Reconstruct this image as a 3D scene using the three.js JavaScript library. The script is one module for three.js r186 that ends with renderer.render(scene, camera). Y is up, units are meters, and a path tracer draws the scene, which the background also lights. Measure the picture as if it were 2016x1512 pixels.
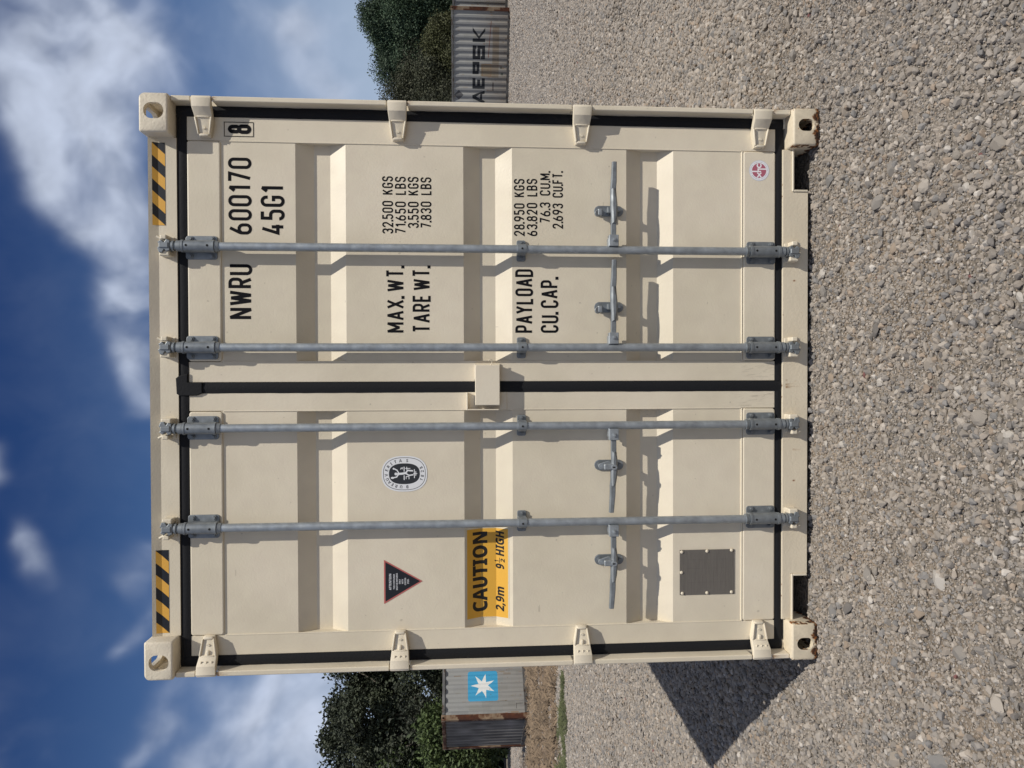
import * as THREE from 'three';
import { mergeGeometries, toCreasedNormals } from 'three/addons/utils/BufferGeometryUtils.js';
import { RoundedBoxGeometry } from 'three/addons/geometries/RoundedBoxGeometry.js';
import { Brush, Evaluator, SUBTRACTION } from 'three-bvh-csg';
import { createNoise3D, createNoise2D } from 'simplex-noise';

// ------------------------------------------------------------------ camera, sky, sun, exposure
const scene = new THREE.Scene();
const camera = new THREE.PerspectiveCamera(55.73, 4 / 3, 0.05, 3000);
const EYE = new THREE.Vector3(0.0549, 1.581, 3.103);
const YAW = -0.01388, PITCH = -0.07166, ROLL = -0.00368;
const FWD = new THREE.Vector3(Math.sin(YAW) * Math.cos(PITCH), Math.sin(PITCH), -Math.cos(YAW) * Math.cos(PITCH));
const R0 = new THREE.Vector3(Math.cos(YAW), 0, Math.sin(YAW)), U0 = R0.clone().cross(FWD);
const RIGHT = R0.clone().multiplyScalar(Math.cos(ROLL)).addScaledVector(U0, Math.sin(ROLL));
const UPV = U0.clone().multiplyScalar(Math.cos(ROLL)).addScaledVector(R0, -Math.sin(ROLL));
camera.position.copy(EYE);
camera.up.copy(RIGHT);                       // the phone was held on its side: the picture's left is the world's up
camera.lookAt(EYE.clone().add(FWD));
scene.add(camera);

const renderer = new THREE.WebGLRenderer({ antialias: true });
renderer.toneMapping = THREE.LinearToneMapping;
renderer.toneMappingExposure = 1.12;
renderer.shadowMap.enabled = true;

const SUN = new THREE.Vector3(0.3758, 0.8607, 0.3434).normalize();
const sun = new THREE.DirectionalLight(new THREE.Color(1.0, 0.95, 0.86), 3.5);
sun.position.copy(SUN).multiplyScalar(60);
sun.target.position.set(0, 0, -4);
sun.castShadow = true;
sun.shadow.mapSize.set(4096, 4096);
Object.assign(sun.shadow.camera, { left: -40, right: 40, top: 40, bottom: -40, near: 1, far: 160 });
scene.add(sun, sun.target);

function rng(seed) { let s = seed >>> 0; return () => { s = (s + 0x6d2b79f5) | 0; let t = Math.imul(s ^ (s >>> 15), 1 | s); t = (t + Math.imul(t ^ (t >>> 7), 61 | t)) ^ t; return ((t ^ (t >>> 14)) >>> 0) / 4294967296; }; }
const smooth = (a, b, x) => { const t = Math.min(1, Math.max(0, (x - a) / (b - a))); return t * t * (3 - 2 * t); };
const lerp = (a, b, t) => a + (b - a) * t;
const n3 = createNoise3D(rng(11)), n2 = createNoise2D(rng(12));
const fbm3 = (x, y, z, o = 5) => { let s = 0, a = 0.5; for (let i = 0; i < o; i++) { s += a * n3(x, y, z); x *= 2.03; y *= 2.03; z *= 2.03; a *= 0.5; } return s; };

// direction of the sky seen at a place of the photograph (2016 x 1512), used to say where the cloud banks stood
function dirOf(X, Y) {
  return FWD.clone().addScaledVector(RIGHT, (1512 - Y - 756) / 1430).addScaledVector(UPV, -(X - 1008) / 1430).normalize();
}
const BANKS = [
  [[60, -60], [120, 80], 74, 0.95], [[120, 80], [215, 280], 68, 0.92], [[215, 280], [275, 440], 48, 0.8], [[180, 20], [260, 120], 60, 0.5],
  [[-10, 110], [40, 200], 44, 0.9], [[30, 190], [80, 300], 34, 0.75], [[80, 300], [150, 420], 34, 0.6], [[190, 420], [265, 560], 46, 0.75], [[225, 560], [285, 700], 40, 0.62], [[245, 700], [290, 820], 28, 0.45],
  [[240, 60], [330, 180], 80, 0.38], [[400, 20], [520, 160], 90, 0.24], [[480, 0], [620, 50], 40, 0.34], [[590, 40], [650, 190], 32, 0.6], [[690, 10], [690, 190], 50, 0.28],
  [[78, 1092], [84, 1118], 24, 0.85], [[-6, 930], [6, 965], 26, 0.85], [[275, 1080], [235, 1150], 24, 0.42], [[285, 1190], [225, 1270], 26, 0.48],
  [[420, 1360], [520, 1400], 44, 0.62], [[560, 1335], [640, 1320], 50, 0.72], [[380, 1500], [490, 1440], 40, 0.7], [[530, 1512], [640, 1490], 60, 0.8],
  [[340, 1430], [240, 1512], 26, 0.45], [[340, 1350], [300, 1420], 30, 0.4], [[640, 1420], [640, 1512], 56, 0.7],
].map(([a, b, w, s]) => ({ a: dirOf(...a), b: dirOf(...b), w: w / 1430, s: s * 0.9 }));
function makeSky() {
  const W = 3072, H = 1536, data = new Float32Array(W * H * 4), d = new THREE.Vector3(), ab = new THREE.Vector3(), ad = new THREE.Vector3();
  const deep = [0.015, 0.044, 0.150], mid = [0.070, 0.148, 0.325], low = [0.36, 0.46, 0.61], cloud = [0.54, 0.605, 0.745];
  const e = 1 / 1.12;
  for (let row = 0; row < H; row++) {
    const el = ((row + 0.5) / H - 0.5) * Math.PI, y = Math.sin(el), c = Math.cos(el);
    for (let col = 0; col < W; col++) {
      const o = (row * W + col) * 4, az = ((col + 0.5) / W - 0.5) * 2 * Math.PI;
      data[o + 3] = 1;
      if (y < -0.06) { data[o] = 0.20; data[o + 1] = 0.19; data[o + 2] = 0.175; continue; }
      d.set(Math.cos(az) * c, y, Math.sin(az) * c);
      const yy = Math.max(0, y), t1 = smooth(0.06, 0.34, yy), t2 = smooth(0.24, 0.56, yy);
      const wx = fbm3(d.x * 3 + 7, d.y * 3, d.z * 3, 4), wy = fbm3(d.x * 3, d.y * 3 + 19, d.z * 3, 4);
      const px = d.x + wx * 0.05, py = d.y + wy * 0.04, pz = d.z + wx * 0.03;
      const tex = fbm3(px * 5.5, py * 5.5, pz * 5.5, 6), fine = fbm3(px * 16 + 3, py * 16, pz * 16, 4);
      const front = smooth(0.62, 0.80, d.dot(FWD));
      let dens = 0;
      if (front > 0) {
        const q = ad.set(px, py, pz).normalize().clone();
        for (const b of BANKS) {
          ab.subVectors(b.b, b.a); ad.subVectors(q, b.a);
          const t = Math.min(1, Math.max(0, ad.dot(ab) / ab.lengthSq()));
          const r2 = ad.addScaledVector(ab, -t).lengthSq() / (b.w * b.w);
          dens += b.s * Math.exp(-r2 * 1.1);
        }
        dens = smooth(0.0, 1.3, Math.min(1.15, dens) * (0.88 + 0.66 * tex + 0.24 * fine)) + 0.04 * Math.max(0, tex + 0.15);
      }
      const s = 1.6 / (yy + 0.35), gen = smooth(-0.05, 0.75, fbm3(d.x * s + 31, y * 1.2, d.z * s - 4, 5) + 0.30 + 0.25 * fine) * 0.95;
      dens = lerp(gen, dens, front);
      dens = Math.min(1, Math.max(0, dens + 0.14 * (1 - smooth(0.0, 0.22, yy))));
      const bright = 0.93 + 0.22 * fine + 0.1 * tex;
      for (let k = 0; k < 3; k++) {
        const blue = lerp(lerp(low[k], mid[k], t1), deep[k], t2);
        data[o + k] = Math.max(0.01, lerp(blue, cloud[k] * bright, dens * (1.3 - 0.35 * dens))) * e;
      }
    }
  }
  const t = new THREE.DataTexture(data, W, H, THREE.RGBAFormat, THREE.FloatType);
  t.mapping = THREE.EquirectangularReflectionMapping; t.magFilter = THREE.LinearFilter; t.minFilter = THREE.LinearFilter;
  t.wrapS = THREE.RepeatWrapping; t.needsUpdate = true;
  return t;
}
const skyTex = makeSky();
scene.background = skyTex;
scene.environment = skyTex;

// ------------------------------------------------------------------ helpers: names, labels, geometry
const used = new Map();
function numbered(name) { const n = used.get(name) || 0; used.set(name, n + 1); return n ? name + '_' + String(n).padStart(3, '0') : name; }
function tag(o, label, category, group, kind) {
  if (label) o.userData.label = label;
  if (category) o.userData.category = category;
  if (group) o.userData.group = group;
  if (kind) o.userData.kind = kind;
  return o;
}
function thing(name, label, category, pos = [0, 0, 0], turn = 0, group) {
  const o = new THREE.Group(); o.name = numbered(name); o.position.set(...pos); o.rotation.y = turn;
  tag(o, label, category, group); scene.add(o); return o;
}
function boxUV(g) {                                     // uv in metres from the dominant face direction
  const p = g.attributes.position, n = g.attributes.normal, uv = new Float32Array(p.count * 2);
  for (let i = 0; i < p.count; i++) {
    const ax = Math.abs(n.getX(i)), ay = Math.abs(n.getY(i)), az = Math.abs(n.getZ(i)), x = p.getX(i), y = p.getY(i), z = p.getZ(i);
    if (az >= ax && az >= ay) { uv[i * 2] = x; uv[i * 2 + 1] = y; } else if (ax >= ay) { uv[i * 2] = z; uv[i * 2 + 1] = y; } else { uv[i * 2] = x; uv[i * 2 + 1] = z; }
  }
  g.setAttribute('uv', new THREE.BufferAttribute(uv, 2));
  return g;
}
function prep(g) {
  let h = g.index ? g.toNonIndexed() : g;
  for (const k of Object.keys(h.attributes)) if (!['position', 'normal', 'uv'].includes(k)) h.deleteAttribute(k);
  if (!h.attributes.normal) h.computeVertexNormals();
  return boxUV(h);
}
const merged = (list) => mergeGeometries(list.map(prep), false);
function mesh(name, geos, mat, parent, label) {
  const list = [].concat(geos), m = new THREE.Mesh(list.length === 1 ? prep(list[0]) : merged(list), mat);
  m.name = parent === scene ? numbered(name) : name; m.castShadow = m.receiveShadow = true;
  if (label) m.userData.label = label;
  parent.add(m); return m;
}
const box = (x0, x1, y0, y1, z0, z1, r = 0) => {
  const w = Math.abs(x1 - x0), h = Math.abs(y1 - y0), d = Math.abs(z1 - z0);
  const g = r > 0 ? new RoundedBoxGeometry(w, h, d, 2, Math.min(r, w / 2.01, h / 2.01, d / 2.01)) : new THREE.BoxGeometry(w, h, d);
  return g.translate((x0 + x1) / 2, (y0 + y1) / 2, (z0 + z1) / 2);
};
const cyl = (r0, r1, h, seg = 20) => new THREE.CylinderGeometry(r1, r0, h, seg);
const poly = (pts) => { const s = new THREE.Shape(); pts.forEach(([x, y], i) => (i ? s.lineTo(x, y) : s.moveTo(x, y))); s.closePath(); return s; };
const extr = (shape, depth, bevel = 0, seg = 2) => {
  const g = new THREE.ExtrudeGeometry(shape, { depth: depth - 2 * bevel, bevelEnabled: bevel > 0, bevelThickness: bevel, bevelSize: bevel, bevelOffset: -bevel, bevelSegments: seg, curveSegments: 10 });
  return toCreasedNormals(g.translate(0, 0, bevel), 0.34);
};
// a closed profile of [z, y] points drawn along x from x0 to x1
function profileX(pts, x0, x1) {
  const g = new THREE.ExtrudeGeometry(poly(pts.map(([z, y]) => [-z, y])), { depth: x1 - x0, bevelEnabled: false });
  g.rotateY(Math.PI / 2);                              // shape x -> -z, extrusion -> +x
  return toCreasedNormals(g.translate(x0, 0, 0), 0.3);
}
function roundRect(w, h, r, cx = 0, cy = 0, hole = false) {
  const s = hole ? new THREE.Path() : new THREE.Shape(), x = cx - w / 2, y = cy - h / 2;
  s.moveTo(x + r, y); s.lineTo(x + w - r, y); s.absarc(x + w - r, y + r, r, -Math.PI / 2, 0); s.lineTo(x + w, y + h - r); s.absarc(x + w - r, y + h - r, r, 0, Math.PI / 2);
  s.lineTo(x + r, y + h); s.absarc(x + r, y + h - r, r, Math.PI / 2, Math.PI); s.lineTo(x, y + r); s.absarc(x + r, y + r, r, Math.PI, Math.PI * 1.5);
  return s;
}
function tube(points, r, seg = 24, rs = 8) { return new THREE.TubeGeometry(new THREE.CatmullRomCurve3(points.map((p) => new THREE.Vector3(...p))), seg, r, rs, false); }
// a thin printed sheet that follows a list of [y, z] points, from x0 to x1, uv 0..1
function sheet(profile, x0, x1) {
  const pos = [], uv = [], idx = []; let len = [0];
  for (let i = 1; i < profile.length; i++) len.push(len[i - 1] + Math.hypot(profile[i][0] - profile[i - 1][0], profile[i][1] - profile[i - 1][1]));
  const L = len[len.length - 1];
  for (let i = 0; i < profile.length - 1; i++) {
    const b = pos.length / 3, [ya, za] = profile[i], [yb, zb] = profile[i + 1];
    pos.push(x0, ya, za, x1, ya, za, x1, yb, zb, x0, yb, zb);
    uv.push(0, 1 - len[i] / L, 1, 1 - len[i] / L, 1, 1 - len[i + 1] / L, 0, 1 - len[i + 1] / L);
    idx.push(b, b + 3, b + 2, b, b + 2, b + 1);
  }
  const g = new THREE.BufferGeometry();
  g.setAttribute('position', new THREE.Float32BufferAttribute(pos, 3)); g.setAttribute('uv', new THREE.Float32BufferAttribute(uv, 2)); g.setIndex(idx); g.computeVertexNormals();
  return g;
}
function printed(name, geo, mat, parent, label) { const m = new THREE.Mesh(geo, mat); m.name = name; m.castShadow = m.receiveShadow = true; if (label) m.userData.label = label; parent.add(m); return m; }

// ------------------------------------------------------------------ textures
function periodic(seed) {                              // periodic value noise
  const r = rng(seed), N = 64, v = new Float32Array(N * N).map(() => r());
  return (x, y, cells) => {
    const ix = Math.floor(x * cells), iy = Math.floor(y * cells), fx = x * cells - ix, fy = y * cells - iy, sx = fx * fx * (3 - 2 * fx), sy = fy * fy * (3 - 2 * fy);
    const at = (i, j) => v[((((j % cells) + cells) % cells) % N) * N + ((((i % cells) + cells) % cells) % N)];
    return lerp(lerp(at(ix, iy), at(ix + 1, iy), sx), lerp(at(ix, iy + 1), at(ix + 1, iy + 1), sx), sy);
  };
}
function dataTex(n, fn, srgb = false, repeat = 1) {
  const data = new Uint8Array(n * n * 4);
  for (let y = 0; y < n; y++) for (let x = 0; x < n; x++) {
    const c = fn(x / n, y / n), o = (y * n + x) * 4, a = Array.isArray(c) ? c : [c, c, c];
    for (let k = 0; k < 3; k++) data[o + k] = Math.max(0, Math.min(255, Math.round(a[k] * 255)));
    data[o + 3] = 255;
  }
  const t = new THREE.DataTexture(data, n, n); t.wrapS = t.wrapT = THREE.RepeatWrapping; t.magFilter = THREE.LinearFilter; t.minFilter = THREE.LinearMipmapLinearFilter;
  if (srgb) t.colorSpace = THREE.SRGBColorSpace;
  t.repeat.set(repeat, repeat); t.needsUpdate = true; return t;
}
const pn = periodic(5), pn2 = periodic(9);
const fb = (f, x, y, c, o) => { let s = 0, a = 0.5, n = 0; for (let i = 0; i < o; i++) { s += a * f(x + i * 0.37, y + i * 0.61, c); n += a; a *= 0.5; c = Math.min(64, c * 2); } return s / n; };
// cream container paint: faint dirt clouds and a few specks (tile 1.6 m)
const paintMap = dataTex(512, (x, y) => {
  const a = fb(pn, x, y, 4, 4), b = fb(pn2, x, y, 32, 2), speck = pn2(x, y, 61) > 0.985 ? 0.88 : 1, v = (0.925 + 0.115 * a + 0.03 * (b - 0.5)) * speck;
  return [v, v * (0.995 + 0.005 * b), v * (0.975 + 0.03 * a)];
}, true, 1 / 1.6);
const paintRough = dataTex(256, (x, y) => 0.46 + 0.16 * fb(pn2, x, y, 8, 3), false, 1 / 1.1);
const peel = dataTex(256, (x, y) => fb(pn, x, y, 40, 2), false, 1 / 0.25);
const wornMap = dataTex(512, (x, y) => {               // the same paint with rust freckles (tile 0.9 m)
  const a = fb(pn, x, y, 5, 4), b = fb(pn2, x, y, 34, 2), r = smooth(0.865, 0.89, b) * smooth(0.45, 0.6, a), s = smooth(0.80, 0.87, b) * 0.22, v = 0.93 + 0.09 * a;
  const c = [v, v * 0.99, v * 0.97], rust = [0.52, 0.30, 0.16], dark = [0.26, 0.17, 0.12], k = fb(pn, x, y, 48, 2);
  return c.map((q, i) => lerp(lerp(q, lerp(1, rust[i], 0.55), s), lerp(rust[i], dark[i], k), r));
}, true, 1 / 0.9);
const rustMap = dataTex(512, (x, y) => {
  const a = fb(pn, x, y, 10, 4), b = fb(pn2, x, y, 6, 4), r = smooth(0.42, 0.62, b);
  const grey = [0.62, 0.57, 0.5], rust = [0.45, 0.26, 0.15], dark = [0.22, 0.13, 0.09];
  return grey.map((q, i) => lerp(q * (0.85 + 0.3 * a), lerp(rust[i], dark[i], a), r));
}, true, 1 / 1.3);
const zincMap = dataTex(512, (x, y) => { const a = fb(pn, x, y, 14, 4), b = pn2(x, y, 36), v = 0.84 + 0.20 * (a - 0.5) + 0.05 * (b - 0.5); return [v * 0.975, v, v * 1.02]; }, true, 1 / 0.35);
const zincRough = dataTex(256, (x, y) => 0.42 + 0.3 * fb(pn2, x, y, 12, 3), false, 1 / 0.3);

const CREAM = new THREE.Color().setRGB(0.705, 0.632, 0.505);
const M = {
  cream: new THREE.MeshStandardMaterial({ color: CREAM, map: paintMap, roughnessMap: paintRough, roughness: 1, bumpMap: peel, bumpScale: 0.0003 }),
  worn: new THREE.MeshStandardMaterial({ color: CREAM, map: wornMap, roughnessMap: paintRough, roughness: 1.1, bumpMap: peel, bumpScale: 0.0006 }),
  rubber: new THREE.MeshPhysicalMaterial({ color: new THREE.Color().setRGB(0.010, 0.0105, 0.0125), roughness: 0.75, specularIntensity: 0.5, bumpMap: peel, bumpScale: 0.0006 }),
  zinc: new THREE.MeshStandardMaterial({ color: new THREE.Color().setRGB(0.53, 0.54, 0.545), map: zincMap, roughnessMap: zincRough, roughness: 0.85, metalness: 0.6 }),
  zincDark: new THREE.MeshStandardMaterial({ color: new THREE.Color().setRGB(0.35, 0.36, 0.365), map: zincMap, roughnessMap: zincRough, roughness: 0.9, metalness: 0.5 }),
  hole: new THREE.MeshStandardMaterial({ color: new THREE.Color().setRGB(0.006, 0.006, 0.006), roughness: 1 }),
  dark: new THREE.MeshStandardMaterial({ color: new THREE.Color().setRGB(0.02, 0.019, 0.018), roughness: 0.95 }),
  ink: null,
};

// ------------------------------------------------------------------ ground
const SLOPE = 0.0227;
function groundY(x, z) {
  let y = z < 0 ? Math.max(z, -70) * SLOPE : 0;
  const pad = 1 - smooth(1.5, 2.8, Math.abs(x)), pz = smooth(-14, -12.6, z);
  y *= 1 - pad * pz;
  const d = Math.hypot(x, z - 1), und = smooth(1.0, 4, d);
  y += 0.012 * n2(x * 0.45, z * 0.45) * (0.35 + und) + 0.006 * n2(x * 1.7 + 9, z * 1.7) + 0.03 * und * n2(x * 0.09 + 4, z * 0.09);
  if (Math.abs(x) < 1.5 && z < 0.25 && z > -12.6) y = Math.min(y, -0.004) - 0.004;
  return y;
}
// where brown dry soil lies: the strip in front of the grey container on the left
function soilAt(x, z) {
  const u = (x + 9.5) * 0.8 + (z + 15) * 0.1;
  const near = smooth(-9.6, -11.6, z + 0.7 * n2(x * 0.5, z * 0.5) + 0.35 * n2(x * 1.6, z * 1.6)), left = smooth(-2.2, -4.0, x);
  return near * left * smooth(-26, -20, z) * (0.75 + 0.25 * n2(x * 0.35, z * 1.6));
}
{
  const axis = (a, step, far) => { const r = [0]; let s = step; while (r[r.length - 1] < far) { r.push(r[r.length - 1] + s); if (r[r.length - 1] > a) s *= 1.12; } return r; };
  const px = axis(5, 0.07, 900), xs = [...px.slice(1).reverse().map((v) => -v), ...px];
  const zf = axis(3.4, 0.07, 900), zb = axis(11, 0.07, 1500), zs = [...zb.slice(1).reverse().map((v) => -v), ...zf];
  const pos = new Float32Array(xs.length * zs.length * 3), uv = new Float32Array(xs.length * zs.length * 2), col = new Float32Array(xs.length * zs.length * 3), idx = [];
  zs.forEach((z, j) => xs.forEach((x, i) => {
    const k = j * xs.length + i, far = Math.abs(x) > 120 || Math.abs(z) > 120;
    pos[k * 3] = x; pos[k * 3 + 1] = far ? (z < 0 ? -70 * SLOPE : 0) * 0.9 : groundY(x, z); pos[k * 3 + 2] = z; uv[k * 2] = x; uv[k * 2 + 1] = z;
    const s = Math.min(1, soilAt(x, z)), g = 0.92 + 0.14 * n2(x * 0.6, z * 0.6) + 0.08 * n2(x * 2.3, z * 2.3), tan = smooth(0.1, 0.7, n2(x * 0.5 + 20, z * 0.5) + 0.4 * n2(x * 1.7, z * 1.7 + 9)), gray = [lerp(0.290, 0.300, tan) * g, lerp(0.258, 0.252, tan) * g, lerp(0.224, 0.204, tan) * g], soil = [0.165, 0.115, 0.078];
    for (let c = 0; c < 3; c++) col[k * 3 + c] = lerp(gray[c], soil[c] * (0.8 + 0.35 * n2(x * 0.8, z * 3)), s);
  }));
  for (let j = 0; j < zs.length - 1; j++) for (let i = 0; i < xs.length - 1; i++) { const a = j * xs.length + i, b = a + xs.length; idx.push(a, b, a + 1, a + 1, b, b + 1); }
  const g = new THREE.BufferGeometry();
  g.setAttribute('position', new THREE.BufferAttribute(pos, 3)); g.setAttribute('uv', new THREE.BufferAttribute(uv, 2)); g.setAttribute('color', new THREE.BufferAttribute(col, 3)); g.setIndex(idx); g.computeVertexNormals();
  const grit = dataTex(1024, (x, y) => { const a = pn(x * 2, y * 2, 60), b = pn2(x * 3, y * 3, 57), c = fb(pn, x, y, 6, 4), d = pn2(x * 5, y * 5, 61); const v = 0.62 + 0.30 * (a * 0.4 + b * 0.35 + d * 0.25) + 0.16 * (c - 0.5) - (a * b < 0.1 ? 0.14 : 0); return [v, v * 0.985, v * 0.96]; }, true, 1 / 1.5);
  const gritBump = dataTex(1024, (x, y) => 0.4 * pn(x * 2, y * 2, 60) + 0.35 * pn2(x * 3, y * 3, 57) + 0.25 * pn2(x * 5, y * 5, 61), false, 1 / 1.5);
  const m = new THREE.Mesh(g, new THREE.MeshStandardMaterial({ vertexColors: true, map: grit, bumpMap: gritBump, bumpScale: 0.012, roughness: 1, color: new THREE.Color(1.36, 1.36, 1.36) }));
  m.name = 'ground'; m.receiveShadow = true; m.castShadow = true; tag(m, 'pale grey crushed stone yard around the cream container', null, null, 'structure'); scene.add(m);
}
const ground = scene.getObjectByName('ground');

// crushed stone
function stoneGeometry(seed, detail = 1) {
  const r = rng(seed), g = new THREE.IcosahedronGeometry(1, detail), p = g.attributes.position, v = new THREE.Vector3(), cuts = [];
  for (let i = 0; i < 7; i++) { const n = new THREE.Vector3(r() - 0.5, r() - 0.5, r() - 0.5).normalize(); cuts.push([n, 0.52 + 0.28 * r()]); }
  for (let i = 0; i < p.count; i++) {
    v.fromBufferAttribute(p, i);
    v.multiplyScalar(1 + 0.12 * n3(v.x * 1.7 + seed, v.y * 1.7, v.z * 1.7));
    for (const [n, d] of cuts) { const k = v.dot(n); if (k > d) v.addScaledVector(n, d - k); }
    p.setXYZ(i, v.x, v.y, v.z);
  }
  g.deleteAttribute('uv');
  return toCreasedNormals(g, 0.35);
}
const PALETTE = [[0.318, 0.276, 0.230], [0.290, 0.257, 0.219], [0.252, 0.229, 0.203], [0.215, 0.204, 0.192], [0.385, 0.342, 0.292], [0.455, 0.418, 0.37], [0.165, 0.150, 0.136], [0.305, 0.243, 0.185]];
const PW = [0.25, 0.22, 0.19, 0.10, 0.11, 0.022, 0.05, 0.05];
function stoneColor(r, c) {
  let t = r(), i = 0; while (i < 7 && t > PW[i]) { t -= PW[i]; i++; }
  const k = 0.80 + 0.34 * r(), p = PALETTE[i];
  if (r() < 0.0007) return c.setRGB(0.17, 0.075, 0.07);
  return c.setRGB(p[0] * k, p[1] * k * 0.995, p[2] * k);
}
{
  const r = rng(77), bins = [[], [], [], []];
  const inside = (x, z) => Math.abs(x) < 1.16 && z < -0.10 && z > -12.1;
  function scatter(n, dmin, dmax, a0, a1, smin, smax, bin) {
    for (let i = 0; i < n; i++) {
      const d = Math.sqrt(lerp(dmin * dmin, dmax * dmax, r())), a = lerp(a0, a1, r());
      const x = EYE.x + d * Math.sin(a), z = EYE.z - d * Math.cos(a);
      const t = r(), s = smin * Math.pow(smax / smin, Math.pow(t, 1.9));
      const ry = r(), rx = r(), rz = r(), ca = r(), cb = r();
      if (inside(x, z)) continue;
      const patch = 0.42 + 0.62 * n2(x * 0.42 + 3, z * 0.42) + 0.34 * n2(x * 1.6, z * 1.6);
      if (d < 12 && ca > 0.45 + 0.9 * patch && s > 0.008) continue;       // barer patches of fines
      if (soilAt(x, z) > 0.25 + 0.5 * cb) continue;
      bins[bin].push([x, z, s, ry, rx, rz]);
    }
  }
  const D = Math.PI / 180;
  // in front of the container and to both sides, nearest first
  scatter(80000, 1.35, 4.4, -46 * D, 46 * D, 0.0042, 0.0158, 0);
  scatter(124000, 1.35, 4.2, -42 * D, 42 * D, 0.0026, 0.0055, 2);
  for (const [a0, a1] of [[-35 * D, -17 * D], [16 * D, 34 * D]]) {
    scatter(76000, 4.2, 8, a0, a1, 0.0055, 0.020, 1);
    scatter(76000, 8, 14, a0, a1, 0.009, 0.025, 1);
    scatter(74000, 14, 25, a0, a1, 0.014, 0.034, 3);
    scatter(46000, 25, 40, a0, a1, 0.022, 0.042, 3);
  }
  for (const [a0, a1] of [[-52 * D, -35 * D], [34 * D, 52 * D]]) {
    scatter(32000, 4.2, 9, a0, a1, 0.006, 0.022, 1);
    scatter(26000, 9, 26, a0, a1, 0.016, 0.034, 3);
  }
  const words = ['coarse grey gravel close in front of the cream container', 'mid distance grey gravel beside the cream container', 'fine pale grit lying between the nearest stones', 'far grey gravel stretching towards the trees'];
  const q = new THREE.Quaternion(), e = new THREE.Euler(), m4 = new THREE.Matrix4(), P = new THREE.Vector3(), S = new THREE.Vector3(), c = new THREE.Color(), rc = rng(5);
  bins.forEach((list, b) => {
    const im = new THREE.InstancedMesh(stoneGeometry(21 + b, b === 0 || b === 1 ? 2 : 1), new THREE.MeshStandardMaterial({ roughness: 0.95 }), list.length);
    list.forEach(([x, z, s, ry, rx, rz], i) => {
      e.set((rx - 0.5) * 1.6, ry * 6.283, (rz - 0.5) * 1.6); q.setFromEuler(e);
      S.set(s * (0.75 + 0.5 * rx), s * (0.5 + 0.45 * rz), s * (0.75 + 0.6 * ry));
      P.set(x, groundY(x, z) + s * (0.10 + 0.26 * ry + (rz > 0.8 ? 0.32 : 0)), z);
      im.setMatrixAt(i, m4.compose(P, q, S)); im.setColorAt(i, stoneColor(rc, c));
    });
    im.name = numbered('gravel'); im.castShadow = im.receiveShadow = true; tag(im, words[b], null, null, 'stuff'); scene.add(im);
  });
  // the larger stones one could pick up, each its own piece of the ground
  const r2 = rng(901), shapes = [31, 32, 33, 34, 35].map((s) => stoneGeometry(s, 2)), mats = [...PALETTE, [0.17, 0.075, 0.07]].map((p) => new THREE.MeshStandardMaterial({ color: new THREE.Color().setRGB(...p.map((v) => v * 0.88)), roughness: 0.95, bumpMap: peel, bumpScale: 0.002 }));
  let made = 0;
  for (let i = 0; i < 900 && made < 260; i++) {
    const d = Math.sqrt(lerp(1.7 ** 2, 5.2 ** 2, r2())), a = (r2() * 2 - 1) * 31 * D, x = EYE.x + d * Math.sin(a), z = EYE.z - d * Math.cos(a), s = 0.0135 + 0.017 * Math.pow(r2(), 3);
    if (inside(x, z) || (Math.abs(x) < 1.28 && z < 0.03)) { r2(); continue; }
    const st = new THREE.Mesh(shapes[i % 5], mats[i === 40 || i === 170 ? 8 : Math.floor(r2() * 8)]);
    st.name = 'stone'; st.position.set(x, groundY(x, z) + s * 0.25, z); st.rotation.set((r2() - 0.5) * 0.7, r2() * 6.28, (r2() - 0.5) * 0.7); st.scale.set(s * (0.9 + 0.5 * r2()), s * 0.62, s);
    st.castShadow = st.receiveShadow = true; ground.add(st); made++;
  }
}
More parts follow.
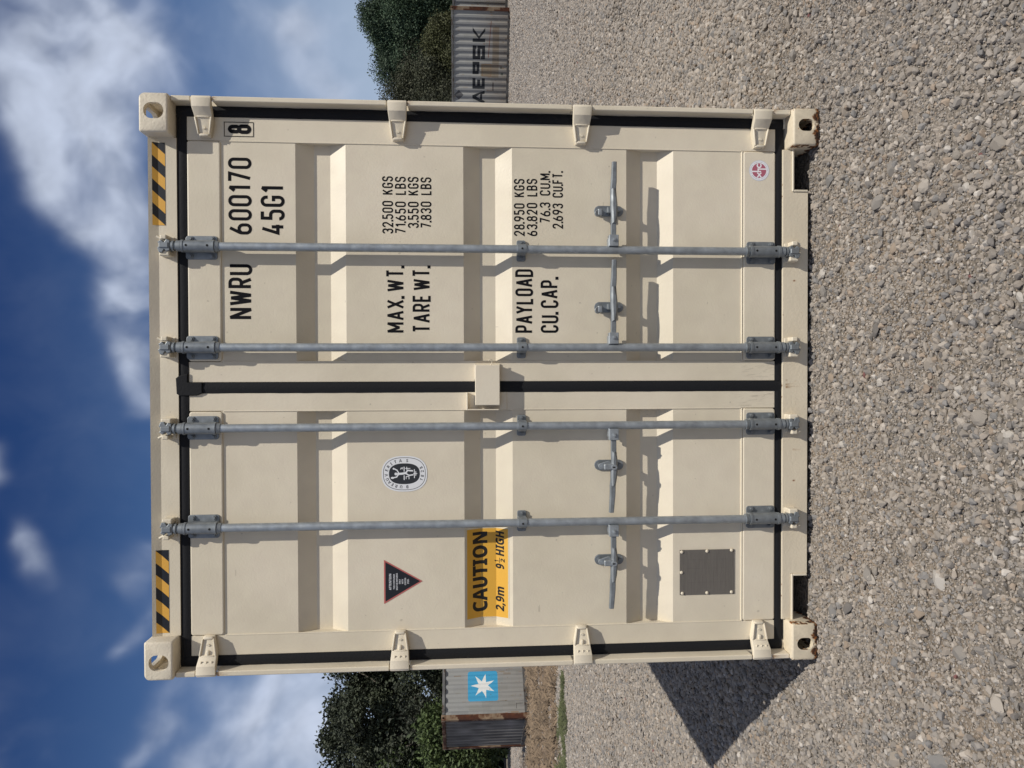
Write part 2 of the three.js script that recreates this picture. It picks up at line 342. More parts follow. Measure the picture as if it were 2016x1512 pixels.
// ------------------------------------------------------------------ lettering: a single-stroke stencil face drawn as flat print
const GL = {
  0: { w: 0.44, s: [{ c: 1, p: [[0, 0, 9], [1, 0, 9], [1, 1, 9], [0, 1, 9]] }] },
  1: { w: 0.2, s: [{ p: [[0, 0.77], [0.95, 1, 0], [0.95, 0]] }] },
  2: { w: 0.42, s: [{ p: [[0, 0.74], [0, 1, 9], [1, 1, 9], [1, 0.6, 3], [0, 0], [1, 0]] }] },
  3: { w: 0.42, s: [{ p: [[0, 0.8], [0, 1, 9], [1, 1, 9], [1, 0.53, 9], [0.4, 0.53]] }, { p: [[0.4, 0.53], [1, 0.53, 9], [1, 0, 9], [0, 0, 9], [0, 0.2]] }] },
  4: { w: 0.46, s: [{ p: [[0.55, 1], [0, 0.26], [1, 0.26]] }, { p: [[0.74, 0.55], [0.74, 0]] }] },
  5: { w: 0.42, s: [{ p: [[0.94, 1], [0.08, 1], [0.06, 0.6], [1, 0.6, 9], [1, 0, 9], [0, 0, 9], [0, 0.18]] }] },
  6: { w: 0.44, s: [{ c: 1, p: [[0, 0, 9], [1, 0, 9], [1, 0.56, 9], [0, 0.56, 9]] }, { p: [[0, 0.28], [0.02, 0.5, 3], [0.62, 1]] }] },
  7: { w: 0.42, s: [{ p: [[0, 1], [1, 1], [0.36, 0]] }] },
  8: { w: 0.44, s: [{ c: 1, p: [[0, 0, 9], [1, 0, 9], [1, 0.52, 9], [0, 0.52, 9]] }, { c: 1, p: [[0.07, 0.52, 9], [0.93, 0.52, 9], [0.93, 1, 9], [0.07, 1, 9]] }] },
  9: { w: 0.44, s: [{ c: 1, p: [[0, 0.44, 9], [1, 0.44, 9], [1, 1, 9], [0, 1, 9]] }, { p: [[1, 0.72], [0.98, 0.5, 3], [0.38, 0]] }] },
  A: { w: 0.5, s: [{ p: [[0, 0], [0.5, 1], [1, 0]] }, { p: [[0.18, 0.3], [0.82, 0.3]] }] },
  B: { w: 0.42, s: [{ c: 1, p: [[0, 0], [1, 0, 9], [1, 0.53, 9], [0, 0.53]] }, { c: 1, p: [[0, 0.53], [0.94, 0.53, 9], [0.94, 1, 9], [0, 1]] }] },
  C: { w: 0.42, s: [{ p: [[1, 0.74], [1, 1, 9], [0, 1, 9], [0, 0, 9], [1, 0, 9], [1, 0.26]] }] },
  D: { w: 0.44, s: [{ c: 1, p: [[0, 0], [1, 0, 9], [1, 1, 9], [0, 1]] }] },
  E: { w: 0.36, s: [{ p: [[1, 1], [0, 1], [0, 0], [1, 0]] }, { p: [[0, 0.52], [0.85, 0.52]] }] },
  F: { w: 0.36, s: [{ p: [[1, 1], [0, 1], [0, 0]] }, { p: [[0, 0.5], [0.85, 0.5]] }] },
  G: { w: 0.44, s: [{ p: [[1, 0.74], [1, 1, 9], [0, 1, 9], [0, 0, 9], [1, 0, 9], [1, 0.46], [0.5, 0.46]] }] },
  H: { w: 0.42, s: [{ p: [[0, 0], [0, 1]] }, { p: [[1, 0], [1, 1]] }, { p: [[0, 0.5], [1, 0.5]] }] },
  I: { w: 0, s: [{ p: [[0, 0], [0, 1]] }] },
  K: { w: 0.44, s: [{ p: [[0, 0], [0, 1]] }, { p: [[0.96, 1], [0.04, 0.4]] }, { p: [[0.36, 0.6], [1, 0]] }] },
  L: { w: 0.36, s: [{ p: [[0, 1], [0, 0], [1, 0]] }] },
  M: { w: 0.56, s: [{ p: [[0, 0], [0, 1], [0.5, 0.26], [1, 1], [1, 0]] }] },
  N: { w: 0.46, s: [{ p: [[0, 0], [0, 1], [1, 0], [1, 1]] }] },
  O: { w: 0.44, s: [{ c: 1, p: [[0, 0, 9], [1, 0, 9], [1, 1, 9], [0, 1, 9]] }] },
  P: { w: 0.42, s: [{ p: [[0, 0], [0, 1], [1, 1, 9], [1, 0.44, 9], [0, 0.44]] }] },
  R: { w: 0.42, s: [{ p: [[0, 0], [0, 1], [1, 1, 9], [1, 0.46, 9], [0, 0.46]] }, { p: [[0.5, 0.46], [1, 0]] }] },
  S: { w: 0.42, s: [{ p: [[1, 0.77], [1, 1, 9], [0, 1, 9], [0, 0.53, 9], [1, 0.53, 9], [1, 0, 9], [0, 0, 9], [0, 0.23]] }] },
  T: { w: 0.42, s: [{ p: [[0, 1], [1, 1]] }, { p: [[0.5, 1], [0.5, 0]] }] },
  U: { w: 0.44, s: [{ p: [[0, 1], [0, 0, 9], [1, 0, 9], [1, 1]] }] },
  W: { w: 0.66, s: [{ p: [[0, 1], [0.25, 0], [0.5, 0.95], [0.75, 0], [1, 1]] }] },
  X: { w: 0.46, s: [{ p: [[0, 0], [1, 1]] }, { p: [[0, 1], [1, 0]] }] },
  Y: { w: 0.46, s: [{ p: [[0, 1], [0.5, 0.5], [1, 1]] }, { p: [[0.5, 0.5], [0.5, 0]] }] },
  '.': { w: 0, s: [{ p: [[0, -0.01], [0, 0.055]] }] },
  ',': { w: 0, s: [{ p: [[0, 0.05], [-0.1, -0.12]] }] },
  ' ': { w: 0.28, s: [] },
};
// text between x0 and x1 (pixels), cap height h, stroke k * h
function stencil(ctx, str, x0, x1, base, h, k = 0.135, color = '#fff') {
  const st = h * k, ch = h - st; let total = 0, n = 0;
  for (const c of str) { total += GL[c].w * ch; n++; }
  const glyphs = [...str], gaps = glyphs.map((c, i) => (i ? (c === ' ' || glyphs[i - 1] === ' ' ? 0.10 : c === '.' || glyphs[i - 1] === '.' ? 0.22 : 0.28) * h : 0));
  total += gaps.reduce((a, b) => a + b, 0) + st;
  const f = (x1 - x0 - st) / (total - st);
  ctx.lineWidth = st; ctx.lineJoin = 'miter'; ctx.miterLimit = 3; ctx.lineCap = 'butt'; ctx.strokeStyle = color;
  let x = x0 + st / 2;
  glyphs.forEach((c, i) => {
    x += gaps[i] * f; const g = GL[c], w = g.w * ch * f, R = w / 2;
    for (const s of g.s) {
      const P = s.p.map(([a, b, r]) => [x + a * (w || ch), base - st / 2 - b * ch, r === 9 ? Math.min(R, ch * 0.24) + 1e-3 : r === 3 ? R * 0.9 : 0]);
      ctx.beginPath();
      if (s.c) {
        const a = P[P.length - 1], b = P[0]; ctx.moveTo((a[0] + b[0]) / 2, (a[1] + b[1]) / 2);
        P.forEach((p, j) => { const q = P[(j + 1) % P.length]; p[2] ? ctx.arcTo(p[0], p[1], q[0], q[1], p[2]) : ctx.lineTo(p[0], p[1]); });
        ctx.closePath();
      } else {
        P.forEach((p, j) => { const q = P[j + 1]; if (!j) ctx.moveTo(p[0], p[1]); else if (p[2] && q) ctx.arcTo(p[0], p[1], q[0], q[1], p[2]); else ctx.lineTo(p[0], p[1]); });
      }
      if (c === '.') { const t = st * 0.62; ctx.fillStyle = color; ctx.fillRect(x - t, base - 2 * t, 2 * t, 2 * t); } else ctx.stroke();
    }
    x += w;
  });
}
function canvasTex(w, h, draw, srgb = true) {
  const c = document.createElement('canvas'); c.width = w; c.height = h; const x = c.getContext('2d'); draw(x, w, h);
  const t = new THREE.CanvasTexture(c); t.magFilter = THREE.LinearFilter; if (srgb) t.colorSpace = THREE.SRGBColorSpace; return t;
}
// black paint print: rows [text, x0, x1, y0(base), cap height] in metres on the door plane
function lettering(parent, rows, label, z = -0.0842, extra) {
  const X0 = Math.min(...rows.map((r) => r[1])) - 0.02, X1 = Math.max(...rows.map((r) => r[2])) + 0.02, Y0 = Math.min(...rows.map((r) => r[3])) - 0.02, Y1 = Math.max(...rows.map((r) => r[3] + r[4])) + 0.02;
  const s = Math.min(2200, 1000 / (X1 - X0)), W = Math.round((X1 - X0) * s), H = Math.round((Y1 - Y0) * s), rr = rng(W * 7 + H);
  const t = canvasTex(W, H, (c) => {
    c.fillStyle = '#000'; c.fillRect(0, 0, W, H);
    for (const [str, a, b, y, h, k] of rows) stencil(c, str, (a - X0) * s, (b - X0) * s, (Y1 - y) * s, h * s, k);
    if (extra) extra(c, (x) => (x - X0) * s, (y) => (Y1 - y) * s, s);
    for (let i = 0; i < 60; i++) { c.fillStyle = 'rgba(0,0,0,0.16)'; c.fillRect(rr() * W, rr() * H, 1 + rr() * 3, 1 + rr() * 3); }
  }, false);
  const g = new THREE.PlaneGeometry(X1 - X0, Y1 - Y0).translate((X0 + X1) / 2, (Y0 + Y1) / 2, z);
  const m = printed('lettering', g, new THREE.MeshPhysicalMaterial({ color: new THREE.Color().setRGB(0.009, 0.009, 0.011), roughness: 0.9, specularIntensity: 0.25, alphaMap: t, transparent: true }), parent, label);
  m.castShadow = false; return m;
}

// ------------------------------------------------------------------ the cream container
const box40 = thing('shipping_container', 'tall new cream shipping container facing the viewer with its two doors shut', 'shipping container');
const LEN = 12.192;
// corner castings, hollow with slotted openings
const ev = new Evaluator(); ev.attributes = ['position', 'normal'];
function brush(g) { const b = new Brush(g); b.updateMatrixWorld(true); return b; }
function stadium(w, h, r) { return roundRect(w, h, Math.min(r, w / 2.001, h / 2.001)); }
function castingGeo(top) {                             // local: x 0..0.162 outward, y 0..0.118, z -0.178..0
  const strip = (g) => { g.deleteAttribute('uv'); return g; };
  let solid = brush(strip(new RoundedBoxGeometry(0.162, 0.118, 0.178, 4, 0.009).translate(0.081, 0.059, -0.089)));
  if (top) {                                           // strongly rounded upper outer corner
    const s = new THREE.Shape(); s.moveTo(0.122, 0.13); s.lineTo(0.18, 0.13); s.lineTo(0.18, 0.082); s.lineTo(0.1625, 0.082); s.absarc(0.127, 0.0825, 0.0355, 0, Math.PI / 2); s.closePath();
    solid = ev.evaluate(solid, brush(strip(new THREE.ExtrudeGeometry(s, { depth: 0.3, bevelEnabled: false, curveSegments: 12 }).translate(0, 0, -0.24))), SUBTRACTION);
  }
  const cut = [new THREE.BoxGeometry(0.116, 0.078, 0.144).translate(0.077, 0.059, -0.09)];
  const hole = new THREE.ExtrudeGeometry(top ? stadium(0.066, 0.08, 0.031) : stadium(0.053, 0.072, 0.0265), { depth: 0.06, bevelEnabled: false, curveSegments: 14 }).translate(0.088, 0.058, -0.045);
  const side = new THREE.ExtrudeGeometry(stadium(0.079, 0.058, 0.028), { depth: 0.06, bevelEnabled: false, curveSegments: 14 }).rotateY(Math.PI / 2).translate(0.12, 0.059, -0.09);
  const lid = new THREE.ExtrudeGeometry(stadium(0.064, 0.124, 0.03), { depth: 0.06, bevelEnabled: false, curveSegments: 14 }).rotateX(-Math.PI / 2).translate(0.085, top ? 0.08 : -0.02, -0.09);
  for (const g of top ? [...cut, hole, side, lid] : [...cut, hole, lid]) solid = ev.evaluate(solid, brush(strip(g)), SUBTRACTION);
  return toCreasedNormals(solid.geometry.index ? solid.geometry.toNonIndexed() : solid.geometry, 0.5);
}
const castTop = prep(castingGeo(true)), castLow = prep(castingGeo(false));
// rust worn along the outer and lower edges of the foot castings
const footMap = dataTex(256, (x, y) => {
  const X = x * 0.2, Y = y * 0.2, n = fb(pn, x, y, 8, 4), n2_ = fb(pn2, x, y, 20, 3);
  const edge = Math.max(smooth(0.055, 0.0, Y), 0.75 * smooth(0.135, 0.165, X)), r = smooth(0.50, 0.70, n * 0.60 + edge * 0.42 + (n2_ - 0.5) * 0.35), v = 0.92 + 0.08 * n2_;
  const rust = [0.66, 0.42, 0.22], dark = [0.24, 0.16, 0.12], k = smooth(0.45, 0.62, n2_) * smooth(0.2, 0.9, edge);
  return [v, v * 0.985, v * 0.955].map((q, i) => lerp(q, lerp(rust[i], dark[i], k), r));
}, true, 5);
M.foot = new THREE.MeshStandardMaterial({ color: CREAM, map: footMap, roughness: 0.65, bumpMap: footMap, bumpScale: 0.0012 });
M.castTop = new THREE.MeshStandardMaterial({ color: CREAM, map: paintMap, roughness: 0.55, bumpMap: peel, bumpScale: 0.0008 });
for (const sx of [1, -1]) for (const top of [1, 0]) for (const rear of [0, 1]) {
  const m = new THREE.Mesh(top ? castTop : castLow, top ? M.castTop : M.foot); m.name = 'corner_casting'; m.castShadow = m.receiveShadow = true;
  m.position.set(sx * 1.057, top ? 2.778 : 0, rear ? -LEN : 0); m.scale.set(sx, 1, rear ? -1 : 1);
  if (!top) m.userData.label = 'rust chipped foot casting'; box40.add(m);
}
// header with overhanging lip, sill with lifting pockets
const header = mesh('header', profileX([[-0.075, 2.773], [-0.075, 2.848], [-0.062, 2.885], [-0.075, 2.890], [-0.15, 2.884], [-0.15, 2.773]], -1.057, 1.057), M.cream, box40);
mesh('header_flashing', [box(-1.05, 1.05, 2.852, 2.880, -0.34, -0.15)], M.cream, header);
{
  const s = poly([[-1.057, 0.0925], [-0.851, 0.0925], [-0.851, 0.016], [0.868, 0.016], [0.868, 0.0925], [1.057, 0.0925], [1.057, 0.133], [-1.057, 0.133]]);
  const sill = mesh('sill', [extr(s, 0.012, 0.002).translate(0, 0, -0.082), box(-1.057, 1.057, 0.118, 0.131, -0.22, -0.083)], M.worn, box40);
  for (const sx of [1, -1]) {
    const a = sx > 0 ? 0.868 : -0.851, b = sx * 1.06;
    mesh('pocket_rim', [box(Math.min(a, b), Math.max(a, b), 0.082, 0.0925, -0.16, -0.064, 0.004), box(a, a + sx * 0.010, 0.018, 0.083, -0.16, -0.064, 0.004)], M.cream, sill);
  }
}
// corner posts: a deep back section and the folded outer edge, cut where the hinges turn
const HY = [2.652, 1.843, 1.048, 0.245], HH = 0.0405;
for (const sx of [1, -1]) {
  const parts = [box(sx * 1.155, sx * 1.216, 0.118, 2.778, -0.21, -0.082)];
  const cuts = [0.119, ...[...HY].reverse().flatMap((y) => [y - HH - 0.003, y + HH + 0.003]), 2.777];
  for (let i = 0; i < cuts.length; i += 2) parts.push(box(sx * 1.1955, sx * 1.2175, cuts[i], cuts[i + 1], -0.085, -0.022, 0.005));
  mesh('corner_post', parts, M.cream, box40);
  mesh('corner_post', [box(sx * 1.05, sx * 1.217, 0.118, 2.778, -LEN + 0.02, -LEN + 0.2, 0.006)], M.cream, box40);
}
// the long body behind the doors
{
  const z0 = -0.21, z1 = -LEN + 0.2, pitch = 0.278, pts = [];
  for (let z = z0; z - pitch > z1; z -= pitch) pts.push([1.2, z], [1.2, z - 0.072], [1.164, z - 0.14], [1.164, z - 0.21]);
  pts.push([1.2, z1]);
  for (const sx of [1, -1]) {
    const s = poly([...pts, [1.15, z1], [1.15, z0]].map(([x, z]) => [sx * x, -z]));
    mesh('side_wall', new THREE.ExtrudeGeometry(s, { depth: 2.66, bevelEnabled: false }).rotateX(-Math.PI / 2).translate(0, 0.16, 0), M.cream, box40);
    mesh('top_rail', box(sx * 1.158, sx * 1.216, 2.815, 2.878, -LEN + 0.18, -0.178), M.cream, box40);
    mesh('bottom_rail', box(sx * 1.155, sx * 1.215, 0.045, 0.163, -LEN + 0.18, -0.178), M.cream, box40);
  }
  mesh('roof_panel', box(-1.16, 1.16, 2.845, 2.866, -LEN + 0.1, -0.14), M.cream, box40);
  const beams = []; for (let z = -0.5; z > -LEN + 0.3; z -= 0.31) beams.push(box(-1.15, 1.15, 0.055, 0.13, z - 0.02, z + 0.02));
  mesh('floor_panel', [box(-1.152, 1.152, 0.1305, 0.17, -LEN + 0.1, -0.225), ...beams], M.dark, box40);
  mesh('end_wall', [box(-1.05, 1.05, 0.118, 2.778, -LEN + 0.03, -LEN + 0.08), box(-1.057, 1.057, 2.778, 2.89, -LEN + 0.02, -LEN + 0.12), box(-1.057, 1.057, 0.02, 0.118, -LEN + 0.02, -LEN + 0.12)], M.cream, box40);
}
// doors
const ZP = -0.085, ZT = -0.125;                         // crest and trough of the pressed panel
const TROUGHS = [[2.282, 2.210, 2.141, 2.069], [1.563, 1.491, 1.422, 1.350], [0.842, 0.770, 0.693, 0.630]];
function hinge(sx, y, door) {
  const s = new THREE.Shape(); [[1.2165, -0.020], [1.206, -0.0135], [1.172, -0.017], [1.134, -0.050], [1.074, -0.057], [1.060, -0.068], [1.060, -0.083], [1.130, -0.083], [1.166, -0.055], [1.190, -0.036], [1.2165, -0.036]].forEach(([x, z], i) => (i ? s.lineTo(x, z) : s.moveTo(x, z))); s.closePath();
  const taper = (g) => { const p = g.attributes.position; for (let i = 0; i < p.count; i++) { const k = lerp(0.58, 0.93, Math.min(1, Math.max(0, (p.getX(i) - 1.062) / 0.085))) + 0.07 * smooth(1.15, 1.19, p.getX(i)); p.setY(i, p.getY(i) * k); } return g; };
  const arm = new THREE.ExtrudeGeometry(s, { depth: 2 * HH - 0.008, bevelEnabled: true, bevelThickness: 0.004, bevelSize: 0.003, bevelOffset: -0.003, bevelSegments: 2, curveSegments: 4 }).translate(0, 0, -HH + 0.004);
  arm.rotateX(Math.PI / 2);                            // drawn in plan, swept down the height of the hinge
  const fixed = arm;
  taper(fixed);
  const ribs = [];
  for (const k of [1, -1]) ribs.push(taper(new RoundedBoxGeometry(0.072, 0.010, 0.014, 2, 0.004).rotateY(-0.12).translate(1.103, k * 0.037, -0.0525)));
  ribs.push(new RoundedBoxGeometry(0.011, 0.040, 0.016, 2, 0.004).translate(1.066, 0, -0.0600));
  ribs.push(new RoundedBoxGeometry(0.007, 0.052, 0.010, 2, 0.003).translate(1.139, 0, -0.0475));
  ribs.push(cyl(0.008, 0.007, 0.005, 14).rotateX(Math.PI / 2).scale(0.7, 1, 1).translate(1.094, 0, -0.0530));
  if (sx < 0) { ribs.push(new RoundedBoxGeometry(0.024, 0.013, 0.014, 2, 0.005).translate(1.127, 0, -0.050)); for (const k of [-1, 0, 1]) ribs.push(new RoundedBoxGeometry(0.014, 0.005, 0.006, 1, 0.002).rotateZ(k * 0.15).translate(1.160, k * 0.022, -0.027)); }
  const g = [fixed, ...ribs].map((q) => { const h = toCreasedNormals(q.index ? q.toNonIndexed() : q, 0.6); if (sx < 0) { h.scale(-1, 1, 1); const p = h.attributes.position.array, n = h.attributes.normal.array; for (let i = 0; i < p.length; i += 9) for (let c = 0; c < 3; c++) { let t = p[i + c]; p[i + c] = p[i + 3 + c]; p[i + 3 + c] = t; t = n[i + c]; n[i + c] = n[i + 3 + c]; n[i + 3 + c] = t; } } return h; });
  g.push(cyl(0.0105, 0.0105, 2 * HH - 0.002, 14).translate(sx * 1.2065, 0, -0.029));
  const m = mesh('hinge', g, M.cream, door); m.position.y = y; return m;
}
function makeDoor(sx, label) {
  const door = new THREE.Group(); door.name = 'door'; door.userData.label = label; box40.add(door);
  const xi = sx > 0 ? 0.022 : -0.024, xa = sx > 0 ? 0.110 : -0.101, xb = sx > 0 ? 1.050 : -1.064, xo = sx * 1.151, lo = Math.min, hi = Math.max;
  const prof = [[ZP, 0.30]];
  for (const [a, b, c, d] of [...TROUGHS].reverse()) prof.push([ZP, d], [ZT, c], [ZT, b], [ZP, a]);
  prof.push([ZP, 2.60], [-0.14, 2.60], [-0.14, 0.30]);
  mesh('panel', profileX(prof, lo(xa, xb), hi(xa, xb)), M.cream, door);
  mesh('stile', box(lo(xi, xa), hi(xi, xa), 0.163, 2.733, -0.14, -0.0825, 0.003), M.cream, door);
  mesh('stile', box(lo(xb, xo), hi(xb, xo), 0.163, 2.733, -0.14, -0.0825, 0.003), M.cream, door);
  const rail = (y0, y1) => { const w = Math.abs(xb - xa) - 0.004, cx = (xa + xb) / 2; return extr(roundRect(w, y1 - y0, 0.012, cx, (y0 + y1) / 2), 0.06, 0.006, 2).translate(0, 0, -0.137); };
  mesh('top_rail', rail(2.593, 2.732), M.cream, door);
  mesh('bottom_rail', rail(0.164, 0.312), M.cream, door);
  // weld beads beside the panel and along the lower rail
  mesh('weld_bead', [box(xa - 0.003, xa + 0.003, 0.32, 2.59, -0.088, -0.0815, 0.002), box(xb - 0.003, xb + 0.003, 0.32, 2.59, -0.088, -0.0815, 0.002), box(lo(xa, xb), hi(xa, xb), 0.3135, 0.3195, -0.09, -0.079, 0.003)], M.cream, door);
  // rubber seal round the leaf
  const lip = (x0, x1, y0, y1, z1 = -0.0785) => { const tall = y1 - y0 > x1 - x0, g = new THREE.BoxGeometry(x1 - x0, y1 - y0, 0.12 + z1, tall ? 4 : 60, tall ? 120 : 4, 1).translate((x0 + x1) / 2, (y0 + y1) / 2, (z1 - 0.12) / 2), p = g.attributes.position; for (let i = 0; i < p.count; i++) { const s = tall ? p.getY(i) : p.getX(i), w = 0.0013 * n2(s * 2.3, x0 * 9 + y0) + 0.0007 * n2(s * 11, x0 * 5), e = tall ? Math.abs((p.getX(i) - x0) / (x1 - x0) - 0.5) : Math.abs((p.getY(i) - y0) / (y1 - y0) - 0.5); if (tall) p.setX(i, p.getX(i) + w); else p.setY(i, p.getY(i) + w); if (p.getZ(i) > -0.1) p.setZ(i, p.getZ(i) + (e < 0.1 ? 0.0018 : e < 0.3 ? -0.0004 : -0.002)); } g.computeVertexNormals(); return [g]; };
  const so = sx * 1.195, seals = [...lip(lo(xo, so), hi(xo, so), 0.128, 2.775)];
  if (sx > 0) seals.push(...lip(-0.0238, 0.0218, 0.128, 2.775));
  seals.push(...lip(lo(xi, xo), hi(xi, xo), 2.7335, 2.7725), ...lip(lo(xi, xo), hi(xi, xo), 0.128, 0.1625, -0.0798));
  if (sx > 0) seals.push(extr(poly([[0.050, 2.772], [0.040, 2.784], [-0.026, 2.781], [-0.034, 2.768], [-0.034, 2.70], [-0.024, 2.675], [0.0225, 2.675], [0.0225, 2.735], [0.06, 2.735]]), 0.05, 0.003).translate(0, 0, -0.1225));
  mesh('rubber_seal', seals, M.rubber, door);
  for (const y of HY) hinge(sx, y, door);
  return door;
}
const doorR = makeDoor(1, 'right hand door leaf with the stencilled numbers'), doorL = makeDoor(-1, 'left hand door leaf with the caution sheet');
// stencilled print on the right door
lettering(doorR, [['NWRU', 0.293, 0.527, 2.466, 0.100], ['600170', 0.654, 0.981, 2.466, 0.098]], 'black owner code and number across the top of the door');
lettering(doorR, [['45G1', 0.655, 0.862, 2.328, 0.101]], 'black size and type code under the number');
lettering(doorR, [['8', 1.081, 1.121, 2.4655, 0.097, 0.16]], 'boxed black check digit on the door edge', -0.0812, (c, X, Y, s) => {
  c.strokeStyle = '#fff'; c.lineWidth = 0.0028 * s; c.strokeRect(X(1.070), Y(2.577), 0.060 * s, 0.121 * s);
});
lettering(doorR, [['MAX. WT.', 0.236, 0.526, 1.820, 0.078], ['TARE WT.', 0.236, 0.527, 1.707, 0.078]], 'black heading for the weights');
lettering(doorR, [['32.500  KGS', 0.665, 0.912, 1.867, 0.047, 0.135], ['71.650  LBS', 0.665, 0.911, 1.812, 0.047, 0.135], ['3.550  KGS', 0.690, 0.911, 1.757, 0.047, 0.135], ['7.830  LBS', 0.690, 0.910, 1.702, 0.047, 0.135]], 'four black rows of weight figures');
lettering(doorR, [['PAYLOAD', 0.236, 0.515, 1.258, 0.079], ['CU. CAP.', 0.236, 0.482, 1.146, 0.079]], 'black heading for payload and capacity');
lettering(doorR, [['28.950  KGS', 0.661, 0.910, 1.295, 0.047, 0.135], ['63.820  LBS', 0.661, 0.911, 1.239, 0.047, 0.135], ['76.3  CU.M.', 0.718, 0.946, 1.181, 0.047, 0.135], ['2.693  CU.FT.', 0.695, 0.947, 1.125, 0.047, 0.135]], 'four black rows of payload figures');
// stickers on both doors
const glossy = (map, rough = 0.42) => new THREE.MeshStandardMaterial({ map, roughness: rough });
{
  const t = canvasTex(1024, 470, (c, w, h) => {
    c.fillStyle = '#d8cfb8'; c.fillRect(0, 0, w, h);
    c.fillStyle = '#dda83c'; c.fillRect(6, 6, w - 30, h - 14);
    c.fillStyle = '#15130f'; c.textAlign = 'left'; c.textBaseline = 'alphabetic';
    const put = (s, x0, x1, y, px, bold, italic) => { c.save(); c.font = (bold ? 'bold ' : '') + px + 'px sans-serif'; const m = c.measureText(s).width; c.translate(x0, y); c.transform((x1 - x0) / m, 0, italic ? -0.14 : 0, 1, 0, 0); c.fillText(s, 0, 0); if (bold) { c.lineWidth = px * 0.035; c.strokeStyle = c.fillStyle; c.strokeText(s, 0, 0); } c.restore(); };
    put('CAUTION', 62, 978, 232, 218, 1);
    put('2,9m', 70, 348, 415, 128, 1, 1); put('9', 540, 598, 415, 128, 1, 1); put('HIGH', 682, 968, 415, 128, 1, 1);
    put('1', 618, 642, 356, 64, 1, 1); put('2', 620, 660, 424, 64, 1, 1); c.fillRect(612, 362, 58, 7);
  });
  const o = 0.0016, p = [[1.5545, -0.0897 + o], [1.491, ZT + o], [1.422, ZT + o], [1.368, -0.095 + o]];
  printed('caution_sheet', sheet(p, -1.030, -0.622), glossy(t, 0.5), doorL, 'yellow height caution sheet across a groove');
}
{
  const t = canvasTex(512, 442, (c, w, h) => {
    c.fillStyle = '#b8625c'; c.fillRect(0, 0, w, h);
    c.fillStyle = '#14151b'; c.beginPath(); c.moveTo(26, 16); c.lineTo(w - 26, 16); c.lineTo(w / 2, h - 26); c.closePath(); c.fill();
    c.fillStyle = '#d9d9dc'; c.textAlign = 'center';
    const put = (s, y, px, sx = 0.8, b = 'bold ') => { c.save(); c.translate(w / 2, y); c.scale(sx, 1); c.font = b + px + 'px sans-serif'; c.fillText(s, 0, 0); c.restore(); };
    put('ATTENTION', 84, 38, 0.9); put('THIS CONTAINER', 124, 27); put('MUST BE REPAIRED', 157, 27); put('ONLY', 189, 27); put('WITH', 221, 27); put('CORTEN', 253, 27); put('STEEL', 285, 27);
  });
  const g = new THREE.BufferGeometry(), z = ZP + 0.0012;
  g.setAttribute('position', new THREE.Float32BufferAttribute([-0.947, 1.914, z, -0.8505, 1.747, z, -0.754, 1.914, z], 3)); g.setAttribute('uv', new THREE.Float32BufferAttribute([0, 1, 0.5, 0, 1, 1], 2)); g.computeVertexNormals();
  printed('warning_sticker', g, glossy(t), doorL, 'black triangle sticker with a red edge and white words');
}
